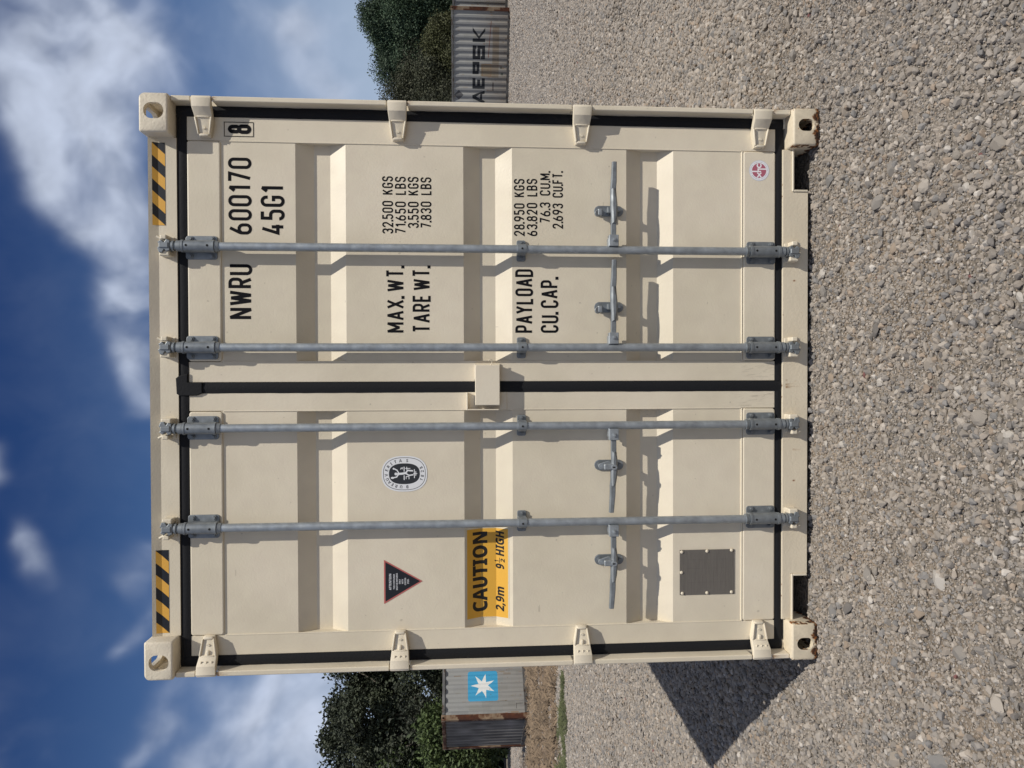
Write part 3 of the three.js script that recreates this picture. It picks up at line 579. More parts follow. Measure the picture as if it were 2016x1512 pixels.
{
  const t = canvasTex(640, 800, (c, w, h) => {
    c.fillStyle = '#000'; c.fillRect(0, 0, w, h);
    const oval = (a, b) => { c.beginPath(); for (let i = 0; i <= 120; i++) { const th = (i / 120) * 6.2832, cs = Math.cos(th), sn = Math.sin(th), n = 2 / 2.5, x = w / 2 + a * Math.sign(cs) * Math.abs(cs) ** n, y = h / 2 + b * Math.sign(sn) * Math.abs(sn) ** n; i ? c.lineTo(x, y) : c.moveTo(x, y); } c.closePath(); };
    c.fillStyle = '#dfe0e2'; c.fillRect(0, 0, w, h);
    c.strokeStyle = '#2a2b2e'; c.lineWidth = 9; oval(288, 368); c.stroke();
    c.fillStyle = '#2a2c2f'; oval(186, 272); c.fill();
    c.fillStyle = '#2a2c2f'; c.font = 'bold 76px sans-serif'; c.textAlign = 'center'; c.textBaseline = 'middle';
    const along = (s, a0, a1) => [...s].forEach((ch, i) => { const th = lerp(a0, a1, i / (s.length - 1)), A = 236, B = 318, n = 2 / 2.3, cs = Math.cos(th), sn = Math.sin(th), x = w / 2 + A * Math.sign(cs) * Math.abs(cs) ** n, y = h / 2 + B * Math.sign(sn) * Math.abs(sn) ** n; c.save(); c.translate(x, y); c.rotate(Math.atan2(B * cs, -A * sn) + (a1 > a0 ? 0 : Math.PI)); c.fillText(ch, 0, 0); c.restore(); });
    along('BUREAU', -Math.PI - 0.12, -Math.PI * 0.62); along('VERITAS', -Math.PI * 0.52, 0.12); along('1828', Math.PI * 0.63, Math.PI * 0.37);
    // white emblem: a seated figure with raised torch, scales, wings and a wheel
    c.strokeStyle = '#e2e3e5'; c.fillStyle = '#e2e3e5'; c.lineCap = 'round'; c.lineJoin = 'round';
    const L = (lw, ...p) => { c.lineWidth = lw; c.beginPath(); p.forEach(([x, y], i) => (i ? c.lineTo(x, y) : c.moveTo(x, y))); c.stroke(); };
    c.beginPath(); c.arc(318, 250, 25, 0, 7); c.fill();
    L(38, [318, 290], [322, 360], [332, 420]); L(22, [318, 300], [262, 262], [250, 200]); L(20, [325, 305], [385, 270], [408, 225]); L(26, [330, 420], [380, 455], [372, 540]); L(22, [325, 425], [290, 480], [300, 550]);
    c.beginPath(); c.ellipse(248, 190, 18, 30, 0, 0, 7); c.fill(); c.beginPath(); c.arc(412, 210, 16, 0, 7); c.fill();
    L(16, [215, 395], [285, 395]); L(16, [365, 395], [440, 395]); L(12, [230, 430], [270, 430], [270, 480], [225, 480]); L(10, [400, 330], [430, 345], [404, 360], [436, 372]);
    L(12, [415, 420], [415, 500]); L(12, [395, 440], [440, 440]); L(14, [245, 575], [395, 575]); L(12, [320, 560], [320, 620]); L(12, [285, 600], [360, 600]);
  });
  const s = new THREE.Shape(), a = 0.078, b = 0.0985, uv = [];
  for (let i = 0; i < 72; i++) { const th = (i / 72) * 6.2832, cs = Math.cos(th), sn = Math.sin(th), n = 2 / 2.5, x = a * Math.sign(cs) * Math.abs(cs) ** n, y = b * Math.sign(sn) * Math.abs(sn) ** n; i ? s.lineTo(x, y) : s.moveTo(x, y); }
  const g = new THREE.ShapeGeometry(s), p = g.attributes.position; for (let i = 0; i < p.count; i++) uv.push(0.5 + p.getX(i) / (2 * a), 0.5 + p.getY(i) / (2 * b));
  g.setAttribute('uv', new THREE.Float32BufferAttribute(uv, 2)); g.translate(-0.379, 1.8235, ZP + 0.0012);
  printed('inspection_sticker', g, glossy(t), doorL, 'white oval inspection sticker with a black emblem');
}
{
  const t = canvasTex(320, 320, (c, w) => {
    c.fillStyle = '#c9cad0'; c.fillRect(0, 0, w, w); const o = w / 2;
    c.fillStyle = '#e3e3e6'; c.beginPath(); c.arc(o, o, 150, 0, 7); c.fill();
    c.fillStyle = '#ab6070'; c.beginPath(); c.arc(o, o, 112, 0, 7); c.fill();
    c.strokeStyle = '#e8e6e8'; c.lineWidth = 20; c.lineJoin = 'miter';
    c.beginPath(); c.arc(o + 78, o, 30, 0.7, 5.6); c.stroke();
    const P = (...q) => { c.beginPath(); q.forEach(([x, y], i) => (i ? c.lineTo(o + x, o + y) : c.moveTo(o + x, o + y))); c.stroke(); };
    P([-14, -118], [-14, 24]); P([-14, -16], [24, -16], [24, 118]); P([-14, 24], [-14, 30]);
    P([-104, -30], [-62, 2], [-104, 34]); P([-32, -30], [-62, 2], [-32, 34]);
    c.fillStyle = '#8c8d94'; for (let i = 0; i < 40; i++) { const th = i * 0.157; c.save(); c.translate(o + 131 * Math.cos(th), o + 131 * Math.sin(th)); c.rotate(th); if (i % 8 !== 3) c.fillRect(-6, -3, 12, 5 + (i % 3)); c.restore(); }
  });
  printed('maker_badge', new THREE.CircleGeometry(0.0465, 40).translate(0.963, 0.240, -0.0775 + 0.0012), glossy(t), doorR, 'round white badge with red centre and white letters');
}
for (const [a, b] of [[0.687, 1.035], [-1.044, -0.690]]) {
  const t = canvasTex(1024, 160, (c, w, h) => {
    c.fillStyle = '#15171c'; c.fillRect(0, 0, w, h); c.fillStyle = '#d9a443';
    c.fillRect(0, 0, w, h); c.fillStyle = '#15171c';
    for (let i = -1; i < 5; i++) { const q = (v) => w - (294 * i + v); c.beginPath(); c.moveTo(q(0), h); c.lineTo(q(143), h); c.lineTo(q(4), 0); c.lineTo(q(-139), 0); c.closePath(); c.fill(); }
  });
  const o = 0.0012; printed('hazard_sticker', sheet([[2.870, -0.0672 + o], [2.848, -0.075 + o], [2.8195, -0.075 + o]], a, b), glossy(t), header, 'black and yellow striped height warning');
}
{
  const t = canvasTex(512, 620, (c, w, h) => {
    c.fillStyle = '#75706a'; c.fillRect(0, 0, w, h); const r = rng(4);
    for (let i = 0; i < 900; i++) { c.fillStyle = r() < 0.5 ? 'rgba(30,28,26,0.10)' : 'rgba(150,146,138,0.07)'; c.fillRect(r() * w, r() * h, 30 + r() * 160, 1 + r() * 2); }
    c.strokeStyle = 'rgba(50,47,44,0.16)'; c.lineWidth = 3; for (let i = 1; i < 14; i++) { c.beginPath(); c.moveTo(30, i * 43); c.lineTo(w - 30, i * 43); c.stroke(); }
    for (const x of [140, 300, 400]) { c.beginPath(); c.moveTo(x, 86); c.lineTo(x, h - 86); c.stroke(); }
  });
  const plate = printed('data_plate', sheet([[0.600, ZP + 0.003], [0.349, ZP + 0.003]], -0.940, -0.737), new THREE.MeshStandardMaterial({ map: t, roughness: 0.5, metalness: 0.35 }), doorL, 'dark riveted data plate');
  for (const [x, y] of [[-0.746, 0.591], [-0.744, 0.475], [-0.742, 0.362], [-0.932, 0.588], [-0.932, 0.475], [-0.931, 0.362], [-0.838, 0.592]]) mesh('rivet', new THREE.SphereGeometry(0.0075, 12, 8).scale(1, 1, 0.6).translate(x, y, ZP + 0.004), M.cream, plate);
}
// scuffs where the leaves have rubbed
for (const [x0, x1, y0, y1, sd, d] of [[-0.098, -0.030, 0.155, 0.36, 3, doorL], [0.028, 0.100, 0.165, 0.33, 8, doorR]]) {
  const t = canvasTex(256, 640, (c, w, h) => { c.fillStyle = '#000'; c.fillRect(0, 0, w, h); const r = rng(sd); for (let i = 0; i < 46; i++) { c.strokeStyle = `rgba(255,255,255,${0.06 + 0.22 * r() * r()})`; c.lineWidth = 1 + r() * 9; const x = 20 + r() * (w - 40), y = 30 + r() * (h - 60); c.beginPath(); c.moveTo(x, y); c.quadraticCurveTo(x + 10 * r(), y + 30, Math.min(w - 8, x + 8 + 40 * (r() - 0.3)), Math.min(h - 8, y + 40 + 130 * r())); c.stroke(); } }, false);
  const m = printed('scuff_mark', new THREE.PlaneGeometry(x1 - x0, y1 - y0).translate((x0 + x1) / 2, (y0 + y1) / 2, -0.0812), new THREE.MeshStandardMaterial({ color: new THREE.Color().setRGB(0.10, 0.085, 0.065), roughness: 0.9, alphaMap: t, transparent: true }), d); m.castShadow = false;
}
// lock rods with their bearings, cams, handles and catches
const bolt = (x, y, z, r = 0.0098) => [cyl(r, r, 0.006, 6).rotateX(Math.PI / 2).translate(x, y, z + 0.003), cyl(r * 0.62, r * 0.5, 0.006, 10).rotateX(Math.PI / 2).translate(x, y, z + 0.009)];
const ZR = -0.035;
function makeRod(rx, s, flip, label) {
  const body = [cyl(0.0178, 0.0178, 2.39, 24).translate(0, 1.450, ZR)];
  const rod = mesh('lock_rod', body, M.zinc, box40, label); rod.position.x = rx;
  for (const [y, e] of [[2.672, 1], [0.232, -1]]) {
    const g = [extr(roundRect(0.100, 0.132, 0.013, 0, y), 0.009, 0.002).translate(0, 0, -0.0815), box(-0.0235, 0.0235, y - 0.066, y + 0.066, -0.075, ZR + 0.004, 0.004), cyl(0.0240, 0.0240, 0.132, 24).translate(0, y, ZR)];
    g.push(cyl(0.0265, 0.0265, 0.010, 24).translate(0, y - 0.063, ZR), cyl(0.0265, 0.0265, 0.010, 24).translate(0, y + 0.063, ZR), cyl(0.0235, 0.0225, 0.018, 24).translate(0, y + e * 0.079, ZR), cyl(0.0205, 0.0235, 0.016, 24).translate(0, y - e * 0.078, ZR));
    for (const bx of [-0.0375, 0.0375]) for (const by of [-0.044, 0.044]) g.push(...bolt(bx, y + by, -0.0735, 0.0115));
    const br = mesh('bearing_bracket', g, M.zincDark, rod);
    for (const h of [-0.043, 0.043]) mesh('drain_hole', cyl(0.0048, 0.0048, 0.003, 12).rotateX(Math.PI / 2).translate(0, y + h, ZR + 0.0233), M.hole, rod);
    // neck and cam
    const cy = e > 0 ? 2.782 : 0.126, c = [cyl(0.0165, 0.0165, 0.05, 18).translate(0, y + e * 0.100, ZR), cyl(0.0215, 0.0215, 0.009, 18).translate(0, cy - e * 0.008, ZR)];
    const sh = [[-0.020, 0], [0.021, 0], [0.026, 0.014], [0.016, 0.022], [0.030, 0.030], [0.030, 0.044], [0.010, 0.052], [0.002, 0.040], [-0.014, 0.050], [-0.024, 0.036], [-0.012, 0.024], [-0.026, 0.014]].map(([x, yy]) => [x * flip, cy + e * yy]);
    c.push(extr(poly(e * flip > 0 ? sh : [...sh].reverse()), 0.034, 0.003).translate(0, 0, ZR - 0.015), box(-0.012, 0.012, cy + (e > 0 ? 0.004 : -0.044), cy + (e > 0 ? 0.044 : -0.004), ZR - 0.03, ZR + 0.024, 0.005));
    mesh('cam', c, M.zincDark, rod);
    const k = [box(flip * 0.020, flip * 0.043, cy + (e > 0 ? 0.004 : -0.046), cy + (e > 0 ? 0.046 : -0.004), -0.076, ZR + 0.012, 0.006), box(-flip * 0.046, -flip * 0.026, cy + (e > 0 ? 0.016 : -0.044), cy + (e > 0 ? 0.044 : -0.016), -0.076, ZR + 0.010, 0.006), box(-0.042, 0.042, cy + (e > 0 ? 0.0 : -0.05), cy + (e > 0 ? 0.05 : 0), -0.078, -0.066, 0.003)];
    k.push(cyl(0.006, 0.006, 0.020, 8).rotateZ(0.5 * flip).translate(-flip * 0.036, cy + e * 0.052, ZR - 0.004));
    mesh('cam_keeper', k, M.cream, rod);
  }
  const my = 1.311, mid = [extr(roundRect(0.092, 0.040, 0.009, 0, my), 0.008, 0.002).translate(0, 0, -0.084), box(-0.0235, 0.0235, my - 0.0185, my + 0.0185, -0.078, ZR + 0.004, 0.003), cyl(0.0225, 0.0225, 0.037, 20).translate(0, my, ZR), ...bolt(-0.035, my, -0.0765, 0.008), ...bolt(0.035, my, -0.0765, 0.008)];
  mesh('guide_clamp', mid, M.zincDark, rod);
  mesh('drain_hole', cyl(0.0042, 0.0042, 0.003, 12).rotateX(Math.PI / 2).translate(0, my, ZR + 0.0222), M.hole, rod);
  // handle: hub clamp, forged bar, grip
  const hy = 0.912, up = s < 0 ? 0.010 : -0.004;
  mesh('handle_hub', [box(s * 0.014, s * 0.064, hy - 0.021, hy + 0.021, -0.052, -0.012, 0.003), box(s * 0.012, s * 0.050, hy + 0.016, hy + 0.024, -0.056, -0.016, 0.003), ...bolt(s * 0.042, hy, -0.0125, 0.0085)], M.zinc, rod);
  const line = [[0.052, 0, 0.0115], [0.110, 0.000, 0.0115], [0.150, -0.003, 0.0135], [0.195, -0.002, 0.0155], [0.235, 0.000, 0.0135], [0.262, 0.002 + up * 0.2, 0.0125], [0.30, up * 0.45, 0.0122], [0.381, up, 0.0102]];
  const top = line.map(([x, y, w]) => [s * x, hy + y + w]), bot = [...line].reverse().map(([x, y, w]) => [s * x, hy + y - w]);
  const ring = [...top, ...bot];
  const bar = [extr(poly(s > 0 ? [...ring].reverse() : ring), 0.017, 0.003, 2).translate(0, 0, -0.037)];
  const lens = [[0.112, 0, 0.0075], [0.150, -0.003, 0.0115], [0.190, -0.003, 0.0135], [0.228, -0.001, 0.0115], [0.268, 0.003, 0.0075]], lr = [...lens.map(([x, y, w]) => [s * x, hy + y + w]), ...[...lens].reverse().map(([x, y, w]) => [s * x, hy + y - w])];
  bar.push(extr(poly(s > 0 ? [...lr].reverse() : lr), 0.016, 0.0065, 1).translate(0, 0, -0.0285));
  mesh('handle', bar, M.zincDark, rod);
  mesh('grip', extr(poly((s > 0 ? (a) => [...a].reverse() : (a) => a)([...line.slice(5).map(([x, y, w]) => [s * x, hy + y + w * 0.8]), ...[...line.slice(5)].reverse().map(([x, y, w]) => [s * x, hy + y - w * 0.8])])), 0.006, 0.002).translate(0, 0, -0.0225), M.zincDark, rod);
  const cx = s * 0.179, cy = 0.922;
  const plate = [extr(stadium(0.046, 0.130, 0.023).clone(), 0.009, 0.002).translate(cx, cy, -0.0845), ...bolt(cx, cy + 0.044, -0.076, 0.0105), ...bolt(cx, cy - 0.046, -0.076, 0.0095), box(cx - 0.016, cx + 0.016, cy - 0.034, cy - 0.018, -0.078, -0.050, 0.003), box(cx - 0.013, cx + 0.013, cy - 0.03, cy + 0.01, -0.078, -0.052, 0.003)];
  mesh('catch_plate', plate, M.zincDark, rod);
  if (s < 0) mesh('catch_tongue', [box(cx - 0.014, cx + 0.012, cy - 0.016, cy + 0.034, -0.030, -0.012, 0.006), extr(roundRect(0.026, 0.058, 0.012, 0, 0), 0.006, 0.002).rotateZ(0.3).translate(cx + 0.004, cy + 0.026, -0.046), cyl(0.015, 0.012, 0.014, 7).rotateX(Math.PI / 2).translate(cx - 0.002, cy - 0.010, -0.014)], M.zinc, rod), mesh('pin_slot', box(cx - 0.005, cx + 0.001, cy - 0.014, cy - 0.002, -0.012, -0.0062, 0.001), M.hole, rod);
  else mesh('catch_tongue', [extr(roundRect(0.028, 0.030, 0.013), 0.008, 0.002).rotateZ(0.6).rotateX(0.35).translate(cx - 0.016, cy + 0.056, -0.054), box(cx - 0.026, cx + 0.004, cy + 0.034, cy + 0.054, -0.072, -0.046, 0.005), box(cx - 0.008, cx + 0.006, cy - 0.042, cy - 0.012, -0.058, -0.028, 0.003)], M.zinc, rod);
  return rod;
}
makeRod(0.594, 1, -1, 'right hand lock rod of the right door'); makeRod(0.170, 1, -1, 'left hand lock rod of the right door');
makeRod(-0.171, -1, 1, 'right hand lock rod of the left door'); makeRod(-0.592, -1, 1, 'left hand lock rod of the left door');
// lock box over the joint of the doors
{
  const lb = mesh('lock_box', [box(-0.080, 0.094, 1.4085, 1.5145, -0.0345, -0.0285, 0.003), box(-0.080, 0.094, 1.5085, 1.5145, -0.078, -0.029, 0.003), box(0.088, 0.094, 1.409, 1.514, -0.0825, -0.029, 0.003), box(-0.080, 0.094, 1.409, 1.4145, -0.070, -0.029, 0.002), box(0.03, 0.1, 1.405, 1.518, -0.084, -0.076, 0.002)], M.cream, box40);
  mesh('keeper_plate', [box(-0.100, -0.0245, 1.376, 1.551, -0.0835, -0.0765, 0.002), box(-0.102, -0.0245, 1.546, 1.5525, -0.083, -0.046, 0.002), box(-0.1025, -0.097, 1.412, 1.552, -0.083, -0.046, 0.002)], M.cream, lb);
  mesh('wire_hook', tube([[0.094, 1.448, -0.05], [0.106, 1.441, -0.046], [0.116, 1.444, -0.042], [0.117, 1.453, -0.04], [0.112, 1.457, -0.04]], 0.0022, 20, 6), M.cream, lb);
}

// thin rust runs that start at hinge joints and welds
{
  const stain = (name, x0, x1, y0, y1, z, seed, parent, strength = 0.5) => {
    const t = canvasTex(96, 256, (q, w, h) => { q.fillStyle = '#000'; q.fillRect(0, 0, w, h); const r = rng(seed); for (let i = 0; i < 26; i++) { const x = 6 + r() * (w - 12), l = (0.15 + 0.8 * r() * r()) * h, g = q.createLinearGradient(0, 4, 0, l); g.addColorStop(0, `rgba(255,255,255,${strength * r()})`); g.addColorStop(1, 'rgba(255,255,255,0)'); q.fillStyle = g; q.fillRect(x, 4, 2 + 7 * r(), l); } }, false);
    const m = printed(name, new THREE.PlaneGeometry(x1 - x0, y1 - y0).translate((x0 + x1) / 2, (y0 + y1) / 2, z), new THREE.MeshStandardMaterial({ color: new THREE.Color().setRGB(0.36, 0.18, 0.06), roughness: 0.95, alphaMap: t, transparent: true }), parent); m.castShadow = false;
  };
  const [postR, , postL] = box40.children.filter((o) => o.name === 'corner_post');
  stain('rust_stain', -1.2165, -1.197, 2.50, 2.61, -0.0212, 1, postL, 0.7); stain('rust_stain', -1.2165, -1.197, 1.70, 1.80, -0.0212, 2, postL, 0.35); stain('rust_stain', -1.2165, -1.197, 0.125, 0.20, -0.0212, 3, postL, 0.8);
  stain('rust_stain', 1.197, 1.2165, 2.55, 2.61, -0.0212, 4, postR, 0.4); stain('rust_stain', 1.197, 1.2165, 1.72, 1.80, -0.0212, 5, postR, 0.4); stain('rust_stain', 1.197, 1.2165, 0.125, 0.20, -0.0212, 6, postR, 0.7);
  stain('rust_stain', -0.02, 0.03, 0.03, 0.12, -0.0695, 8, box40.children.find((o) => o.name === 'sill'), 0.4);
}

// ------------------------------------------------------------------ older grey containers across the yard
const GREY = new THREE.MeshStandardMaterial({ color: new THREE.Color().setRGB(0.25, 0.25, 0.25), map: rustMapLight(), roughness: 0.75 });
const RUSTY = new THREE.MeshStandardMaterial({ color: new THREE.Color().setRGB(0.66, 0.56, 0.48), map: rustMap, roughness: 0.9 });
const DKRAIL = new THREE.MeshStandardMaterial({ color: new THREE.Color().setRGB(0.15, 0.145, 0.14), map: rustMapLight(), roughness: 0.95 });
function rustMapLight() {
  return dataTex(512, (x, y) => { const a = fb(pn, x, y, 8, 4), b = fb(pn2, x, y, 9, 4), r = smooth(0.63, 0.74, b) * 0.8, v = 0.78 + 0.3 * (a - 0.5); return [v, v * 0.99, v * 0.98].map((q, i) => lerp(q, [0.45, 0.30, 0.2][i], r)); }, true, 1 / 1.7);
}
const endStreaks = dataTex(256, (x, y) => { const a = pn(x, y * 0.15, 40), b = fb(pn2, x, y, 6, 3), v = 0.7 + 0.25 * (a - 0.5) + 0.3 * (b - 0.5); return [v, v * 0.985, v * 0.97]; }, true, 1);
const FL = 6.058, FW = 2.438, FH = 2.591;
function sidePanelTex(seed, paint, dirt = 0.2) {
  return canvasTex(2048, 876, (c, w, h) => {
    const r = rng(seed), s = w / FL, X = (x) => x * s, Y = (y) => h - y * s;
    c.fillStyle = '#989895'; c.fillRect(0, 0, w, h);
    for (let i = 0; i < 260; i++) { c.fillStyle = r() < 0.55 ? `rgba(70,66,62,${0.03 + 0.07 * r()})` : `rgba(190,190,186,${0.03 + 0.08 * r()})`; c.fillRect(r() * w, r() * h, 8 + 60 * r(), 30 + 300 * r()); }
    for (let i = 0; i < 120; i++) { const x = r() * w, y = r() < 0.6 ? h * (0.55 + 0.45 * r()) : r() * h; c.fillStyle = `rgba(${110 + 40 * r() | 0},${78 + 20 * r() | 0},52,${0.12 + 0.3 * r()})`; c.fillRect(x, y, 4 + 26 * r() * r(), 8 + 70 * r()); }
    { const g = c.createLinearGradient(0, h * 0.35, 0, h); g.addColorStop(0, 'rgba(96,80,64,0)'); g.addColorStop(1, `rgba(96,80,64,${dirt})`); c.fillStyle = g; c.fillRect(0, 0, w, h); }
    paint(c, X, Y, s, r);
    for (let i = 0; i < 70; i++) { c.fillStyle = `rgba(${90 + 40 * r() | 0},${60 + 20 * r() | 0},44,${0.3 + 0.35 * r()})`; c.fillRect(r() * w, h * (0.5 + 0.5 * r()), 3 + 8 * r(), 3 + 14 * r()); }
  });
}
function ribbed(len, h, pitch, depth) {                 // a wall of upright pressed ribs, x 0..len, y 0..h, face at z = 0
  const pts = [[0, 0]]; const n = Math.round(len / pitch), p = len / n;
  for (let i = 0; i < n; i++) { const x = i * p; pts.push([x + p * 0.28, 0], [x + p * 0.5, -depth], [x + p * 0.78, -depth], [x + p, 0]); }
  const pos = [], uv = [], idx = [];
  for (let i = 0; i < pts.length - 1; i++) { const b = pos.length / 3, [xa, za] = pts[i], [xb, zb] = pts[i + 1]; if (xa === xb) continue; pos.push(xa, 0, za, xb, 0, zb, xb, h, zb, xa, h, za); uv.push(xa / FL, 0, xb / FL, 0, xb / FL, h / FH, xa / FL, h / FH); idx.push(b, b + 1, b + 2, b, b + 2, b + 3); }
  const g = new THREE.BufferGeometry(); g.setAttribute('position', new THREE.Float32BufferAttribute(pos, 3)); g.setAttribute('uv', new THREE.Float32BufferAttribute(uv, 2)); g.setIndex(idx); g.computeVertexNormals(); return g;
}
const farCast = prep(castingGeo(false));
function greyContainer(label, x, z, turn, tex, yOff = 0) {
  const c = thing('old_container', label, 'shipping container', [x, groundY(x, z) + yOff, z], turn, 'old grey containers at the back of the yard');
  const sideMat = new THREE.MeshStandardMaterial({ map: tex, roughness: 0.7, color: new THREE.Color(0.95, 0.95, 0.95) });
  // geometry runs from 0.17 above ground to the top rail
  const side = ribbed(FL - 0.30, FH - 0.27, 0.262, 0.040); { const uv = side.attributes.uv, p = side.attributes.position; for (let i = 0; i < uv.count; i++) uv.setXY(i, (p.getX(i) + 0.15) / FL, (p.getY(i) + 0.17) / FH); }
  printed('side_wall', side.clone().translate(0.15, 0.17, -0.03), sideMat, c);
  printed('side_wall', ribbed(FL - 0.30, FH - 0.27, 0.262, 0.040).rotateY(Math.PI).translate(FL - 0.15, 0.17, -FW + 0.03), GREY, c);
  const e0 = ribbed(FW - 0.28, FH - 0.27, 0.24, 0.045);
  const ENDM = new THREE.MeshStandardMaterial({ color: new THREE.Color().setRGB(0.34, 0.335, 0.325), map: endStreaks, roughness: 0.8 });
  printed('end_wall', e0.clone().rotateY(-Math.PI / 2).translate(0.04, 0.17, -FW + 0.14), ENDM, c);
  printed('end_wall', e0.clone().rotateY(Math.PI / 2).translate(FL - 0.04, 0.17, -0.14), GREY, c);
  mesh('roof_panel', box(0.05, FL - 0.05, FH - 0.05, FH - 0.025, -FW + 0.04, -0.04), GREY, c);
  mesh('floor_panel', box(0.05, FL - 0.05, 0.06, 0.16, -FW + 0.05, -0.08), M.dark, c);
  for (const zz of [-0.075, -FW + 0.005]) { mesh('top_rail', box(0.17, FL - 0.17, FH - 0.095, FH - 0.02, zz, zz + 0.07, 0.006), GREY, c); mesh('bottom_rail', box(0.17, FL - 0.17, 0.02, 0.175, zz - 0.01, zz + 0.06, 0.006), DKRAIL, c); }
  for (const xx of [0.006, FL - 0.076]) { mesh('end_rail', box(xx, xx + 0.07, FH - 0.11, FH - 0.015, -FW + 0.15, -0.15, 0.006), RUSTY, c); mesh('end_rail', box(xx, xx + 0.07, 0.02, 0.175, -FW + 0.15, -0.15, 0.006), DKRAIL, c); }
  for (const ex of [0, 1]) for (const ez of [0, 1]) {
    mesh('corner_post', box(ex ? FL - 0.158 : 0.003, ex ? FL - 0.003 : 0.158, 0.117, FH - 0.117, ez ? -FW + 0.003 : -0.135, ez ? -FW + 0.135 : -0.003, 0.012), RUSTY, c);
    for (const t of [0, 1]) { const k = new THREE.Mesh(farCast, RUSTY); k.name = 'corner_casting'; k.castShadow = k.receiveShadow = true; k.position.set(ex ? FL - 0.162 : 0.162, t ? FH : 0, ez ? -FW : 0); k.scale.set(ex ? 1 : -1, t ? -1 : 1, ez ? -1 : 1); c.add(k); }
  }
  return c;
}
const starTex = sidePanelTex(3, (c, X, Y, s) => {
  const x0 = 0.54, x1 = 1.42, y0 = 0.93, y1 = 1.82, cx = (x0 + x1) / 2, cy = 1.37;
  c.fillStyle = '#3f9fc9'; c.beginPath(); c.roundRect(X(x0), Y(y1), (x1 - x0) * s, (y1 - y0) * s, 0.07 * s); c.fill();
  c.fillStyle = '#e9e9e4'; c.beginPath();
  for (let i = 0; i < 14; i++) { const a = -Math.PI / 2 + (i * Math.PI) / 7, r = (i % 2 ? 0.145 : 0.37) * s, px = X(cx) + r * Math.cos(a), py = Y(cy) + r * Math.sin(a); i ? c.lineTo(px, py) : c.moveTo(px, py); }
  c.closePath(); c.fill();
  c.fillStyle = '#8d8e8b'; c.fillRect(X(1.08), Y(0.90), 0.16 * s, 0.14 * s); c.fillStyle = 'rgba(60,56,52,0.6)'; c.fillRect(X(0.30), Y(0.42), 0.14 * s, 0.02 * s); c.fillRect(X(0.42), Y(0.42), 0.02 * s, 0.2 * s);
});
const greyPatch = (c, X, Y, s, col, x, y, w, h) => { c.fillStyle = col; c.fillRect(X(x), Y(y), w * s, h * s); };
const wordTex = sidePanelTex(14, (c, X, Y, s) => {
  c.fillStyle = '#15191f';
  const B = (x0, y0, x1, y1) => c.fillRect(X(x0), Y(y1), (x1 - x0) * s, (y1 - y0) * s), P = (...p) => { c.beginPath(); p.forEach(([x, y], i) => (i ? c.lineTo(X(x), Y(y)) : c.moveTo(X(x), Y(y)))); c.closePath(); c.fill(); };
  const t = 0.13, y0 = 1.12, y1 = 1.66, m = (y0 + y1) / 2;
  // M A E R S K, block capitals with the damaged R
  B(1.38, y0, 1.38 + t, y1); B(1.98, y0, 1.98 + t, y1); P([1.38, y1], [1.52, y1], [1.80, y0 + 0.1], [1.68, y0 + 0.1]); P([2.10, y1], [1.96, y1], [1.68, y0 + 0.1], [1.80, y0 + 0.1]);
  P([2.20, y0], [2.33, y0], [2.50, y1 - 0.16], [2.62, y0 + 0.2], [2.40, y0 + 0.2], [2.36, y0 + 0.11], [2.60, y0 + 0.11], [2.63, y0], [2.76, y0], [2.56, y1], [2.43, y1]);
  B(2.83, y0, 2.83 + t, y1); B(2.83, y1 - t, 3.26, y1); B(2.83, m - t / 2, 3.20, m + t / 2); B(2.83, y0, 3.26, y0 + t);
  B(3.42, m, 3.42 + t, y1); B(3.42, y1 - t, 3.92, y1); B(3.92 - t, m - 0.02, 3.92, y1); B(3.55, m - 0.03, 3.92, m - 0.03 + t);
  B(4.02, m - t / 2, 4.02 + t, y1); B(4.02, y1 - t, 4.56, y1); B(4.02, m - t / 2, 4.56, m + t / 2); B(4.56 - t, y0, 4.56, m + t / 2); B(4.02, y0, 4.56, y0 + t); B(4.02, y0, 4.02 + t, y0 + 0.18); B(4.56 - t, y1 - 0.17, 4.56, y1);
  B(4.70, y0, 4.70 + t, y1); P([4.82, m], [5.12, y1], [5.26, y1], [4.93, m], [5.26, y0], [5.12, y0], [4.82, m - 0.01]);
  c.strokeStyle = 'rgba(105,50,34,0.9)'; c.lineWidth = 9; c.beginPath(); c.moveTo(X(5.52), Y(0.87)); c.lineTo(X(4.10), Y(0.98)); c.stroke();
  c.strokeStyle = 'rgba(140,84,50,0.85)'; c.lineWidth = 8; c.strokeRect(X(3.35), Y(1.22), 0.48 * s, 0.36 * s); greyPatch(c, X, Y, s, 'rgba(120,104,82,0.7)', 3.34, 1.30, 0.5, 0.5);
  greyPatch(c, X, Y, s, 'rgba(110,92,72,0.55)', 3.30, 0.80, 2.0, 0.28); c.fillStyle = 'rgba(70,70,72,0.8)'; P([2.36, 2.26], [2.56, 2.05], [2.76, 2.26], [2.56, 2.47]);
  greyPatch(c, X, Y, s, 'rgba(60,66,56,0.7)', 3.40, 0.42, 0.10, 0.10); greyPatch(c, X, Y, s, 'rgba(60,66,56,0.7)', 3.66, 0.46, 0.09, 0.09); greyPatch(c, X, Y, s, 'rgba(52,40,34,0.8)', 2.76, 0.78, 0.34, 0.05);
}, 0.42);
greyContainer('weathered grey container with a white star on a blue square', -9.87, -17.65, 45.5 * Math.PI / 180, starTex, -0.02);
greyContainer('rust streaked grey container with large dark capitals on its long side', 10.087, -30.37, -25.2 * Math.PI / 180, wordTex, -0.02);
greyContainer('grey container half hidden behind the one with dark capitals', 14.2, -31.4, -25.2 * Math.PI / 180, sidePanelTex(29, () => {}, 0.5), 0);

